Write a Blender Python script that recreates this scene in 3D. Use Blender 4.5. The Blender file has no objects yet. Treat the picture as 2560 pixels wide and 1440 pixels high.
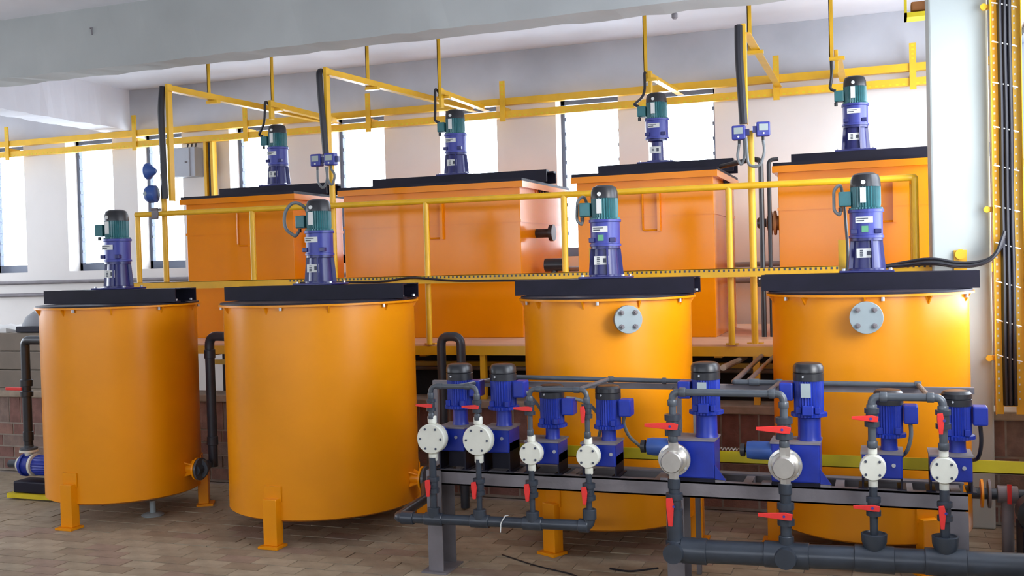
import bpy, math, random
from math import sin, cos, pi, radians
from mathutils import Vector, Matrix
random.seed(7)
C = bpy.context.scene.collection
S = bpy.context.scene

# ------------------------------------------------------------ camera, sky, exposure
F_PX, YAW, PITCH, ROLL, CAM_H = 2551.13, 19.88720465, 1.23120901, 1.53789094, 1.6
y_, p_, r_ = radians(YAW), radians(PITCH), radians(ROLL)
fw = Vector((-sin(y_), cos(y_), 0)); rt = Vector((cos(y_), sin(y_), 0)); dn = Vector((0, 0, -1))
f2 = cos(p_)*fw + sin(p_)*dn; d2 = cos(p_)*dn - sin(p_)*fw
r3 = cos(r_)*rt + sin(r_)*d2; d3 = cos(r_)*d2 - sin(r_)*rt
cd = bpy.data.cameras.new('camera'); cam = bpy.data.objects.new('camera', cd); C.objects.link(cam)
cd.sensor_width = 36; cd.lens = 36*F_PX/2560; cd.clip_start = .05; cd.clip_end = 200
m = Matrix((r3, -d3, -f2)).transposed().to_4x4(); m.translation = (0, 0, CAM_H); cam.matrix_world = m
S.camera = cam

SKY = 8.5
w = bpy.data.worlds.new('sky'); S.world = w; w.use_nodes = True
bg = w.node_tree.nodes['Background']; bg.inputs[0].default_value = (.82, .89, 1, 1); bg.inputs[1].default_value = SKY
S.view_settings.view_transform = 'Standard'; S.view_settings.look = 'None'
S.view_settings.gamma = 1; S.view_settings.use_curve_mapping = False
S.view_settings.exposure = 0.35
S.cycles.max_bounces = 8; S.cycles.diffuse_bounces = 5; S.cycles.glossy_bounces = 4; S.cycles.transparent_max_bounces = 12
S.cycles.sample_clamp_indirect = 6

sl = bpy.data.lights.new('sun', 'SUN'); sl.energy = 1.7; sl.angle = radians(22); sl.color = (1, .95, .86)
so = bpy.data.objects.new('sun', sl); C.objects.link(so); so.rotation_euler = Vector((1.0, -.85, .42)).to_track_quat('Z', 'Y').to_euler()

def portal(loc, sx, sy, rot):
    l = bpy.data.lights.new('sky_portal', 'AREA'); l.shape = 'RECTANGLE'; l.size = sx; l.size_y = sy
    l.cycles.is_portal = True
    o = bpy.data.objects.new('sky_portal', l); o.location = loc; o.rotation_euler = rot; C.objects.link(o)

# ------------------------------------------------------------ materials
def mat(name, col, rough=.5, metal=0., noise=.12, nscale=3., bump=0., spec=.5, col2=None, coat=0.):
    m = bpy.data.materials.new(name); m.use_nodes = True; nt = m.node_tree; b = nt.nodes['Principled BSDF']
    b.inputs['Roughness'].default_value = rough; b.inputs['Metallic'].default_value = metal
    b.inputs['Specular IOR Level'].default_value = spec; b.inputs['Coat Weight'].default_value = coat
    tc = nt.nodes.new('ShaderNodeTexCoord'); n = nt.nodes.new('ShaderNodeTexNoise')
    n.inputs['Scale'].default_value = nscale; n.inputs['Detail'].default_value = 5
    nt.links.new(tc.outputs['Object'], n.inputs['Vector'])
    mx = nt.nodes.new('ShaderNodeMix'); mx.data_type = 'RGBA'
    c2 = col2 or tuple(c*(1-noise) for c in col)
    mx.inputs[6].default_value = (*col, 1); mx.inputs[7].default_value = (*c2, 1)
    rp = nt.nodes.new('ShaderNodeValToRGB'); rp.color_ramp.elements[0].position = .35; rp.color_ramp.elements[1].position = .7
    nt.links.new(n.outputs['Fac'], rp.inputs['Fac']); nt.links.new(rp.outputs['Color'], mx.inputs['Factor'])
    nt.links.new(mx.outputs[2], b.inputs['Base Color'])
    if bump:
        bp = nt.nodes.new('ShaderNodeBump'); bp.inputs['Strength'].default_value = bump; bp.inputs['Distance'].default_value = .01
        n2 = nt.nodes.new('ShaderNodeTexNoise'); n2.inputs['Scale'].default_value = nscale*6; n2.inputs['Detail'].default_value = 6
        nt.links.new(tc.outputs['Object'], n2.inputs['Vector'])
        nt.links.new(n2.outputs['Fac'], bp.inputs['Height']); nt.links.new(bp.outputs['Normal'], b.inputs['Normal'])
    return m

M = {}
M['orange'] = mat('orange_gloss_paint', (.84, .30, .002), .30, spec=.4, noise=.10, nscale=2.2, bump=.03)
M['orange_square'] = mat('orange_gloss_paint_rectangular', (.80, .25, .002), .17, spec=.25, noise=.12, nscale=1.6, bump=.03)
M['yellow'] = mat('yellow_paint', (.78, .44, .012), .4, noise=.12, nscale=8)
M['lemon'] = mat('lemon_yellow_paint', (.72, .56, .01), .45, noise=.15, nscale=8)
M['slab'] = mat('slab_paint', (.80, .81, .86), .85, noise=.14, nscale=1.1, bump=.2)
M['wall'] = mat('white_wall_paint', (.73, .70, .67), .85, noise=.10, nscale=1.3, bump=.12)
M['concrete'] = mat('painted_concrete', (.43, .45, .44), .85, noise=.18, nscale=1.1, bump=.25)
M['lintel'] = mat('grey_lintel_paint', (.53, .54, .58), .85, noise=.22, nscale=1.4, bump=.2)
M['column'] = mat('column_paint', (.41, .45, .435), .7, noise=.06, nscale=2, bump=.06)
M['mortar'] = mat('mortar', (.34, .29, .24), .9, noise=.3, nscale=12, bump=.3)
M['ledge'] = mat('cement_ledge', (.36, .29, .22), .9, noise=.3, nscale=9, bump=.3)
M['brickA'] = mat('brick_dark', (.22, .105, .085), .85, noise=.35, nscale=14, bump=.4)
M['brickB'] = mat('brick_brown', (.28, .15, .115), .85, noise=.35, nscale=14, bump=.4)
M['brickC'] = mat('brick_grey_brown', (.24, .165, .135), .85, noise=.35, nscale=14, bump=.4)
M['pavA'] = mat('paver_tan', (.37, .30, .205), .75, noise=.25, nscale=9, bump=.2)
M['pavB'] = mat('paver_brown', (.32, .245, .165), .75, noise=.25, nscale=9, bump=.2)
M['pavC'] = mat('paver_pale', (.42, .345, .24), .75, noise=.25, nscale=9, bump=.2)
M['pavD'] = mat('paver_rose', (.34, .245, .18), .75, noise=.25, nscale=9, bump=.2)
M['black'] = mat('black_paint', (.010, .009, .022), .5, spec=.25, noise=.3, nscale=9)
M['blackp'] = mat('black_plastic', (.018, .019, .024), .35, noise=.3, nscale=9)
M['cable'] = mat('black_cable', (.014, .014, .02), .4)
M['conduit'] = mat('grey_flexible_conduit', (.16, .18, .19), .4)
M['navy'] = mat('dark_blue_paint', (.018, .022, .15), .3, noise=.2, nscale=9)
M['violet'] = mat('violet_blue_paint', (.038, .05, .31), .38, noise=.15, nscale=9)
M['teal'] = mat('teal_motor_paint', (.028, .16, .18), .35, noise=.25, nscale=12)
M['blue'] = mat('blue_pump_paint', (.008, .030, .34), .38, noise=.25, nscale=14)
M['bluec'] = mat('blue_plastic', (.03, .09, .33), .45, noise=.15, nscale=9)
M['gunmetal'] = mat('grey_steel_paint', (.20, .182, .195), .6, noise=.25, nscale=7, bump=.1)
M['pvc'] = mat('dark_grey_pvc', (.036, .046, .062), .33, noise=.3, nscale=10)
M['pvcl'] = mat('grey_pvc', (.075, .088, .105), .33, noise=.25, nscale=10)
M['white'] = mat('cream_plastic', (.72, .72, .62), .4, noise=.08, nscale=14)
M['flange'] = mat('pale_grey_flange', (.30, .36, .38), .45, noise=.08, nscale=9)
M['steel'] = mat('stainless_steel', (.62, .60, .55), .32, metal=.85, noise=.12, nscale=20)
M['zinc'] = mat('galvanised_steel', (.55, .57, .60), .35, metal=.6, noise=.15, nscale=20)
M['red'] = mat('red_plastic', (.75, .03, .025), .4, noise=.1, nscale=20)
M['label'] = mat('white_label', (.72, .73, .70), .4, noise=.05, nscale=20)
M['ink'] = mat('label_ink', (.05, .06, .09), .5)
M['green'] = mat('green_label', (.12, .38, .20), .5)
M['screen'] = mat('grey_display', (.36, .42, .40), .25)
M['deck'] = mat('pale_deck_board', (.74, .46, .30), .6, noise=.15, nscale=5)
M['frame'] = mat('window_frame_metal', (.10, .12, .17), .5)
M['ebox'] = mat('grey_enclosure_paint', (.42, .45, .50), .45)
M['board'] = mat('grey_brown_board', (.23, .19, .15), .8, noise=.2, nscale=5)
M['sheet'] = mat('white_sheet', (.80, .80, .78), .7)
M['gsheet'] = mat('grey_cloth', (.30, .31, .33), .8)
M['dark_block'] = mat('under_deck_shade', (.045, .03, .03), .9, noise=.5, nscale=4)  # near-black, the shade under the deck put into the colour
M['rust'] = mat('rust_brown', (.32, .12, .035), .7, noise=.3, nscale=12)
M['rpipe'] = mat('brown_steel_pipe', (.22, .17, .13), .6, noise=.35, nscale=9)
def glassmat():
    m = bpy.data.materials.new('window_glass'); m.use_nodes = True; nt = m.node_tree; nt.nodes.clear()
    o = nt.nodes.new('ShaderNodeOutputMaterial'); t = nt.nodes.new('ShaderNodeBsdfTransparent'); g = nt.nodes.new('ShaderNodeBsdfGlossy')
    t.inputs[0].default_value = (.95, .97, .98, 1); g.inputs['Roughness'].default_value = .05
    x = nt.nodes.new('ShaderNodeMixShader'); fr = nt.nodes.new('ShaderNodeLayerWeight'); pw = nt.nodes.new('ShaderNodeMath'); pw.operation = 'POWER'; pw.inputs[1].default_value = 5
    nt.links.new(fr.outputs['Facing'], pw.inputs[0]); nt.links.new(pw.outputs[0], x.inputs[0]); nt.links.new(t.outputs[0], x.inputs[1]); nt.links.new(g.outputs[0], x.inputs[2]); nt.links.new(x.outputs[0], o.inputs[0])
    return m
M['glass'] = glassmat()

# ------------------------------------------------------------ mesh helpers
def V(*a): return Vector(a)
class MB:
    def __init__(s, o=(0, 0, 0)): s.v = []; s.f = []; s.o = Vector(o)
    def add(s, vs, fs):
        b = len(s.v); s.v += [Vector(q)-s.o for q in vs]; s.f += [tuple(b+i for i in f) for f in fs]; return s
    def box(s, x0, x1, y0, y1, z0, z1):
        return s.add([(x, y, z) for x in (x0, x1) for y in (y0, y1) for z in (z0, z1)],
                     [(0, 1, 3, 2), (4, 6, 7, 5), (0, 4, 5, 1), (2, 3, 7, 6), (0, 2, 6, 4), (1, 5, 7, 3)])
    def cbox(s, c, d, rot=None):
        vs = [Vector((x*d[0]/2, y*d[1]/2, z*d[2]/2)) for x in (-1, 1) for y in (-1, 1) for z in (-1, 1)]
        if rot is not None: vs = [rot @ q for q in vs]
        c = Vector(c)
        return s.add([c+q for q in vs], [(0, 1, 3, 2), (4, 6, 7, 5), (0, 4, 5, 1), (2, 3, 7, 6), (0, 2, 6, 4), (1, 5, 7, 3)])
    def lathe(s, c, prof, n=24, ax=(0, 0, 1), star=0):
        """prof: (radius, height along ax) pairs; ends closed."""
        ax = Vector(ax).normalized(); u = ax.orthogonal().normalized(); v = ax.cross(u); c = Vector(c)
        vs = []; fs = []
        for r, h in prof:
            for i in range(n):
                a = 2*pi*i/n; rr = r*(1-star) if (star and i % 2) else r
                vs.append(c+ax*h+(u*cos(a)+v*sin(a))*rr)
        k = len(prof)
        for j in range(k-1):
            for i in range(n):
                fs.append((j*n+i, j*n+(i+1) % n, (j+1)*n+(i+1) % n, (j+1)*n+i))
        fs.append(tuple(range(n-1, -1, -1))); fs.append(tuple(range((k-1)*n, k*n)))
        return s.add(vs, fs)
    def cyl(s, a, b, r, r2=None, n=16):
        a = Vector(a); b = Vector(b); h = (b-a).length
        return s.lathe(a, [(r, 0), (r if r2 is None else r2, h)], n, b-a)
    def tube(s, pts, r, n=10, bend=0, seg=5):
        P = [Vector(q) for q in pts]
        if bend:
            Q = [P[0]]
            for i in range(1, len(P)-1):
                a, b, c = P[i-1], P[i], P[i+1]
                d1 = (a-b); d3_ = (c-b); t = min(bend, d1.length*.49, d3_.length*.49)
                p, q = b+d1.normalized()*t, b+d3_.normalized()*t
                for k in range(seg+1):
                    u = k/seg; Q.append((1-u)**2*p+2*u*(1-u)*b+u*u*q)
            Q.append(P[-1]); P = Q
        T = []
        for i in range(len(P)):
            d = (P[min(i+1, len(P)-1)]-P[max(i-1, 0)]); T.append(d.normalized())
        u = T[0].orthogonal().normalized(); vs = []; fs = []
        for i, p in enumerate(P):
            u = (u-T[i]*u.dot(T[i])).normalized(); v = T[i].cross(u)
            for k in range(n):
                a = 2*pi*k/n; vs.append(p+(u*cos(a)+v*sin(a))*r)
        for i in range(len(P)-1):
            for k in range(n): fs.append((i*n+k, i*n+(k+1) % n, (i+1)*n+(k+1) % n, (i+1)*n+k))
        fs.append(tuple(range(n-1, -1, -1))); fs.append(tuple(range((len(P)-1)*n, len(P)*n)))
        return s.add(vs, fs)
    def build(s, name, m, parent=None, bevel=0, smooth=True, loc=None):
        me = bpy.data.meshes.new(name); me.from_pydata([tuple(q) for q in s.v], [], s.f)
        me.materials.append(M[m] if isinstance(m, str) else m)
        if smooth:
            me.shade_smooth(); me.set_sharp_from_angle(angle=radians(32))
        me.update()
        o = bpy.data.objects.new(name, me); C.objects.link(o)
        if parent is not None: o.parent = parent
        elif loc is not None: o.location = loc
        if bevel:
            b = o.modifiers.new('bevel', 'BEVEL'); b.width = bevel; b.segments = 2; b.limit_method = 'ANGLE'; b.angle_limit = radians(40)
        return o
def tag(o, label=None, cat=None, group=None, kind=None):
    for k, v in (('label', label), ('category', cat), ('group', group), ('kind', kind)):
        if v: o[k] = v
    return o
def thing(name, loc, label, cat, group=None):
    o = bpy.data.objects.new(name, None); o.location = loc; o.empty_display_size = .1; C.objects.link(o)
    return tag(o, label, cat, group)
KIDS = {}
def copy_tree(root, loc, label, parent=None):
    kids = {}
    for o in C.objects:
        if o.parent: kids.setdefault(o.parent, []).append(o)
    def rec(o, par):
        c = o.copy(); C.objects.link(c); c.parent = par
        for k in kids.get(o, []): rec(k, c)
        return c
    r = rec(root, None); r.location = loc; r['label'] = label
    return r
def struct(o): o['kind'] = 'structure'; return o

# ============================================================ SETTING
XL, XR, YF, YB = -12.0, 0.86, -4.0, 9.0
# --- back wall with window openings
WIN = [(-10.85, -10.25), (-9.68, -9.075), (-8.48, -7.835), (-7.515, -6.925), (-6.335, -5.69), (-5.13, -4.54), (-3.95, -3.365), (-2.784, -2.196), (-1.925, -1.336)]
WZ0, WZ1, WT = 1.675, 3.135, .24
b = MB(); b.box(XL, XR+.3, YB, YB+WT, 0, WZ0); b.box(XL, XR+.3, YB, YB+WT, WZ1, 3.75)
xs = [XL]+[q for wn in WIN for q in wn]+[XR+.3]
for i in range(0, len(xs), 2): b.box(xs[i], xs[i+1], YB, YB+WT, WZ0, WZ1)
struct(b.build('wall_back', 'wall', smooth=False))
struct(MB().box(XL+.001, XR, YB-.012, YB-.0001, 3.145, 3.5995).build('trim_4', 'lintel', smooth=False))
for i, (x0, x1) in enumerate(WIN):
    y = YB+.17
    t = tag(bpy.data.objects.new('window_%d' % (i+1), None), kind='structure'); t.location = ((x0+x1)/2, y, WZ0); C.objects.link(t)
    o = t.location.copy(); b = MB(o)
    b.box(x0, x0+.035, y, y+.05, WZ0, WZ1); b.box(x1-.035, x1, y, y+.05, WZ0, WZ1)
    b.box(x0, x1, y, y+.05, WZ0, WZ0+.085); b.box(x0, x1, y, y+.05, WZ1-.05, WZ1)
    b.build('window_frame', 'frame', t, smooth=False)
    n = 10; hh = (WZ1-WZ0-.135)/n
    for k in range(n):
        zc = WZ0+.085+hh*(k+.5)
        R = Matrix.Rotation(radians(-28), 3, 'X')
        MB(o).cbox(((x0+x1)/2, y+.025, zc), (x1-x0-.07, .005, hh*1.06), R).build('pane', 'glass', t, smooth=False)
        if k: 
            c = MB(o)
            for xx in (x0+.035, x1-.035): c.cbox((xx, y+.02, zc-hh*.5), (.022, .05, .03))
            c.build('clip', 'frame', t, smooth=False)
    portal(((x0+x1)/2, YB+WT+.02, (WZ0+WZ1)/2), x1-x0, WZ1-WZ0, (radians(-90), 0, 0))
# --- right wall with tall openings
RW = [(3.0, 4.6), (5.1, 8.5)]
RZ0, RZ1 = 1.22, 3.2
b = MB(); T = .25
b.box(XR, XR+T, YF, YB, 0, RZ0); b.box(XR, XR+T, YF, YB, RZ1, 3.75)
ys = [YF]+[q for wn in RW for q in wn]+[YB]
for i in range(0, len(ys), 2): b.box(XR, XR+T, ys[i], ys[i+1], RZ0, RZ1)
struct(b.build('wall_right', 'wall', smooth=False))
for i, (y0, y1) in enumerate(RW):
    b = MB(); x = XR+.12
    b.box(x, x+.05, y0, y0+.05, RZ0, RZ1); b.box(x, x+.05, y1-.05, y1, RZ0, RZ1)
    b.box(x, x+.05, y0, y1, RZ0, RZ0+.05); b.box(x, x+.05, y0, y1, RZ1-.05, RZ1); b.box(x-.02, x+.07, y0, y1, 2.2, 2.26)
    struct(b.build('window_%d' % (i+10), 'frame', smooth=False))
    portal((XR+T+.02, (y0+y1)/2, (RZ0+RZ1)/2), RZ1-RZ0, y1-y0, (0, radians(90), 0))
# --- front wall (behind the camera) and left wall
b = MB(); b.box(XL, XR, YF-.25, YF, 0, 1.8); b.box(XL, XR, YF-.25, YF, 2.8, 3.75)
FW = [(-10.8, -8.6), (-7.8, -5.6), (-4.8, -2.6), (-1.8, .4)]
xs = [XL]+[q for wn in FW for q in wn]+[XR]
for i in range(0, len(xs), 2): b.box(xs[i], xs[i+1], YF-.25, YF, 1.8, 2.8)
struct(b.build('wall_front', 'wall', smooth=False))
for x0, x1 in FW: portal(((x0+x1)/2, YF-.27, 2.3), x1-x0, 1., (radians(90), 0, 0))
b = MB(); b.box(XL-.25, XL, YF, YB+WT, 0, 1.3); b.box(XL-.25, XL, YF, YB+WT, 2.8, 3.75)
LW = [(2.5, 4.2), (5.0, 8.4)]  # unseen openings, added to light the tanks from the left
ys = [YF]+[q for wn in LW for q in wn]+[YB+WT]
for i in range(0, len(ys), 2): b.box(XL-.25, XL, ys[i], ys[i+1], 1.3, 2.8)
struct(b.build('wall_left', 'wall', smooth=False))
for y0, y1 in LW: portal((XL-.27, (y0+y1)/2, 2.05), 1.5, y1-y0, (0, radians(-90), 0))
# --- ceiling slabs and beams
b = MB(); b.box(XL, XR+T, YF, 6.5, 3.69, 3.9); b.box(XL, XR+T, 6.5, YB+WT, 3.60, 3.9)
struct(b.build('ceiling', 'slab', smooth=False))
def rough_beam(x0, x1, y0, y1, z0, z1, n, name, axis='x', m_='concrete'):
    """a cast concrete beam whose bottom arris wavers a little"""
    b = MB(); vs = []; fs = []
    for i in range(n+1):
        t = i/n; j = lambda: random.uniform(-.007, .007)
        if axis == 'x':
            x = x0+(x1-x0)*t; vs += [(x, y0, z1), (x, y0+j(), z0+j()), (x, y1+j(), z0+j()), (x, y1, z1)]
        else:
            y = y0+(y1-y0)*t; vs += [(x1, y, z1), (x1+j(), y, z0+j()), (x0+j(), y, z0+j()), (x0, y, z1)]
    for i in range(n):
        for k in range(4):
            fs.append((i*4+k, i*4+(k+1) % 4, (i+1)*4+(k+1) % 4, (i+1)*4+k))
    fs.append((3, 2, 1, 0)); fs.append((n*4, n*4+1, n*4+2, n*4+3))
    b.add(vs, fs); return struct(b.build(name, m_, smooth=False))
rough_beam(XL, XR, 6.4, 6.66, 3.22, 3.70, 90, 'trim_1')
rough_beam(-7.9, -7.57, 6.66, YB, 3.17, 3.61, 26, 'trim_2', 'y', 'slab')
struct(MB().box(.285, .60, 6.455, 6.85, 0, 3.22).build('column', 'column', bevel=.012, smooth=False))
# --- floor with laid bricks
fl = struct(MB().box(XL, XR, YF, YB, -.12, -.006).build('floor', 'mortar', smooth=False))
bx = {k: MB().box(-.1135, .1135, -.0555, .0555, -.055, 0).build('brick', k, fl, smooth=False).data for k in ('pavA', 'pavB', 'pavC', 'pavD')}
for o in list(fl.children): bpy.data.objects.remove(o)
cells = []
j = 0; y = 4.0
while y < 6.5:
    x = -8.4+(.115 if j % 2 else 0)
    while x < XR-.12:
        cells.append((x, y)); x += .232
    y += .1165; j += 1
def vis(x, y):
    d = Vector((x, y, -1.6)); zz = d.dot(f2); px = 1280+F_PX*d.dot(r3)/zz; py = 720+F_PX*d.dot(d3)/zz
    return -40 < px < 2600 and py < 1475, zz
seen = sorted([(vis(x, y)[1], x, y) for x, y in cells if vis(x, y)[0]])
near = set((x, y) for _, x, y in seen[:300]); keys = ['pavA', 'pavB', 'pavC', 'pavD', 'pavA', 'pavC']
rest = MB()
for x, y in cells:
    if (x, y) in near:
        k = random.choice(keys); o = bpy.data.objects.new('brick', bx[k]); C.objects.link(o); o.parent = fl
        o.location = (x, y, random.uniform(-.002, .002)); o.rotation_euler.z = random.uniform(-.008, .008)
    else:
        z = random.uniform(-.002, .002); rest.box(x-.1135, x+.1135, y-.0555, y+.0555, -.055, z)
tag(rest.build('brick_paving', 'pavA', fl, smooth=False), kind='stuff')
# --- low brick wall under the platform
BW0, BW1 = 6.57, 6.79
lw = struct(MB().box(-9.4, XR-.01, BW0+.008, BW1-.008, 0, .62).build('wall_low', 'mortar', smooth=False))
sm = {k: MB().box(-.053, .053, -.105, .105, -.105, .105).build('brick', k, lw, smooth=False).data for k in ('brickA', 'brickB', 'brickC')}
st = {k: MB().box(-.108, .108, -.105, .105, -.042, .042).build('brick', k, lw, smooth=False).data for k in ('brickA', 'brickB', 'brickC')}
for o in list(lw.children): bpy.data.objects.remove(o)
def put(me, x, z):
    o = bpy.data.objects.new('brick', me); C.objects.link(o); o.parent = lw; o.location = (x, (BW0+BW1)/2-random.uniform(0, .004), z)
x = -9.3
while x < XR-.06: put(sm[random.choice(list(sm))], x, .512); x += .118
for j in range(4):
    x = -9.26+(.115 if j % 2 else 0)
    while x < XR-.1: put(st[random.choice(list(st))], x, .352-.097*j); x += .23
struct(MB().box(-9.4, XR-.01, BW0-.02, BW1+.02, .62, .675).build('trim_3', 'ledge', bevel=.008, smooth=False))

# ============================================================ PLATFORM
pl = thing('platform', (-2.6, 6.6, .675), 'yellow steel platform with a pale deck behind the round tanks', 'platform')
o = pl.location.copy(); DZ = 1.06
MB(o).box(-5.62, .27, 6.61, 8.75, DZ-.012, DZ).build('deck', 'deck', pl, smooth=False)
MB(o).box(-5.62, .27, 6.60, 6.65, .985, DZ-.0121).build('edge_beam', 'yellow', pl, smooth=False)
for x in (-5.4, -4.3, -3.5, -2.624, -1.7, -.755, .1):
    MB(o).box(x-.02, x+.02, 6.61, 6.65, .675, .985).build('post', 'yellow', pl, smooth=False)
for x in (-5.4, -3.5, -1.7, .1):
    MB(o).box(x-.03, x+.03, 8.6, 8.66, .0, DZ-.0121).build('post', 'yellow', pl, smooth=False)
for x in (-4.9, -3.1, -1.0): MB(o).box(x-.025, x+.025, 6.65, 8.7, .97, DZ-.0121).build('joist', 'yellow', pl, smooth=False)
MB(o).box(-5.4, .1, 7.3, 7.35, .83, .87).build('tie_rail', 'yellow', pl, smooth=False)
for x in (-5.0, -2.2, -.3): MB(o).box(x-.03, x+.03, 7.295, 7.355, 0, DZ-.0121).build('post', 'yellow', pl, smooth=False)

MB(o).box(-5.6, .27, 7.75, 8.55, 0, .9699).build('dark_block', 'dark_block', pl, smooth=False)  # dark block added to stand in for the shade beneath the deck
gr = thing('guard_rail', (-2.6, 6.6, DZ), 'orange yellow tubular guard rail along the front edge of the platform', 'railing')
o = gr.location.copy(); RZ = 2.067
MB(o).tube([(-5.535, 6.6, RZ+.018), (-2.6, 6.6, RZ+.005), (.20, 6.6, RZ), (.20, 6.98, RZ)], .021, 12, .04).build('top_rail', 'yellow', gr)
for x in (-5.52, -3.98+.0, -4.46, -3.02, -2.0, -.903, .20):
    if x == -3.98: continue
    MB(o).cyl((x, 6.6, DZ), (x, 6.6, RZ), .021, n=12).build('post', 'yellow', gr)
    MB(o).box(x-.04, x+.04, 6.602, 6.64, DZ, DZ+.008).build('foot_plate', 'yellow', gr, smooth=False)
MB(o).cyl((.20, 6.98, DZ), (.20, 6.98, RZ), .021, n=12).build('post', 'yellow', gr)

# ============================================================ RECTANGULAR TANKS
def rect_tank(x0, x1, y1, label, nozzle=None):
    y0, z0, z1 = 7.23, DZ, 2.235
    t = thing('rectangular_tank', ((x0+x1)/2, y0, z0), label, 'tank', None); o = t.location.copy()
    MB(o).box(x0, x1, y0, y1, z0+.001, z1).build('tank_body', 'orange_square', t, bevel=.004, smooth=False)
    b = MB(o); e = .035
    b.box(x0-e, x1+e, y0-e, y0, z1-.045, z1); b.box(x0-e, x1+e, y1, y1+e, z1-.045, z1)
    b.box(x0-e, x0, y0, y1, z1-.045, z1); b.box(x1, x1+e, y0, y1, z1-.045, z1)
    b.build('rim', 'orange_square', t, smooth=False)
    b = MB(o); b.box(x0-.008, x1+.008, y0-.008, y0, 1.50, 1.53)
    b.box(x0-.006, x1+.006, y0-.006, y0, 1.93, 1.95); b.box(x1, x1+.006, y0, y1, 1.93, 1.95)
    b.build('stiffener', 'orange_square', t, smooth=False)
    xm = (x0+x1)/2+.05
    b = MB(o); b.tube([(xm-.06, y0-.008, 2.10), (xm-.06, y0-.008, 1.83), (xm+.06, y0-.008, 1.83)], .007, 6, .02)
    b.box(xm+.05, xm+.07, y0-.03, y0, 1.82, 2.10)
    b.build('level_gauge', 'orange_square', t)
    MB(o).box(x0-.03, x1+.03, y0-.03, y1+.03, z1+.001, z1+.022).build('lid', 'black', t, smooth=False)
    ye = (y0+y1)/2
    ym = 7.75
    b = MB(o)
    b.box(x0+.06, x1+.09, ym-.13, ym-.115, z1+.022, z1+.115); b.box(x0+.06, x1+.09, ym-.115, ym-.06, z1+.1, z1+.115)
    b.box(x0+.06, x1+.09, ym+.115, ym+.13, z1+.022, z1+.115); b.box(x0+.06, x1+.09, ym+.06, ym+.115, z1+.1, z1+.115)
    b.build('bridge_channel', 'black', t, smooth=False)
    for k in range(4):
        yy = ym-.12+.07*k+.02
        MB(o).lathe((x1+.02, yy, z1-.075), [(.004, 0), (.012, .03)], 8).build('bolt', 'black', t)
    return t
rect_tank(-5.54, -4.494, 8.04, 'orange rectangular tank on the platform, nearest the wall mounted grey electrical box')
rect_tank(-4.026, -2.535, 8.40, 'widest orange rectangular tank on the platform, white window glare on its side')
rect_tank(-2.089, -1.095, 8.30, 'orange rectangular tank between two tall yellow posts, black hose leaving its lid')
rect_tank(-.653, .62, 8.30, 'orange rectangular tank half hidden behind the white column')
# nozzles in the gaps between them
for x0, x1, y, z, lab in ((-4.494, -4.39, 7.62, 1.87, 'short black outlet nozzle on the side of the rectangular tank by the electrical box'),
                          (-2.535, -2.42, 7.6, 1.85, 'black flanged outlet nozzle on the side of the widest rectangular tank'),):
    t = thing('outlet_nozzle', (x0, y, z), lab, 'nozzle'); o = t.location.copy()
    MB(o).cyl((x0+.001, y, z), (x1, y, z), .035, n=14).build('pipe', 'blackp', t)
    MB(o).cyl((x1, y, z), (x1+.03, y, z), .065, n=18).build('flange', 'blackp', t)

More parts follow.
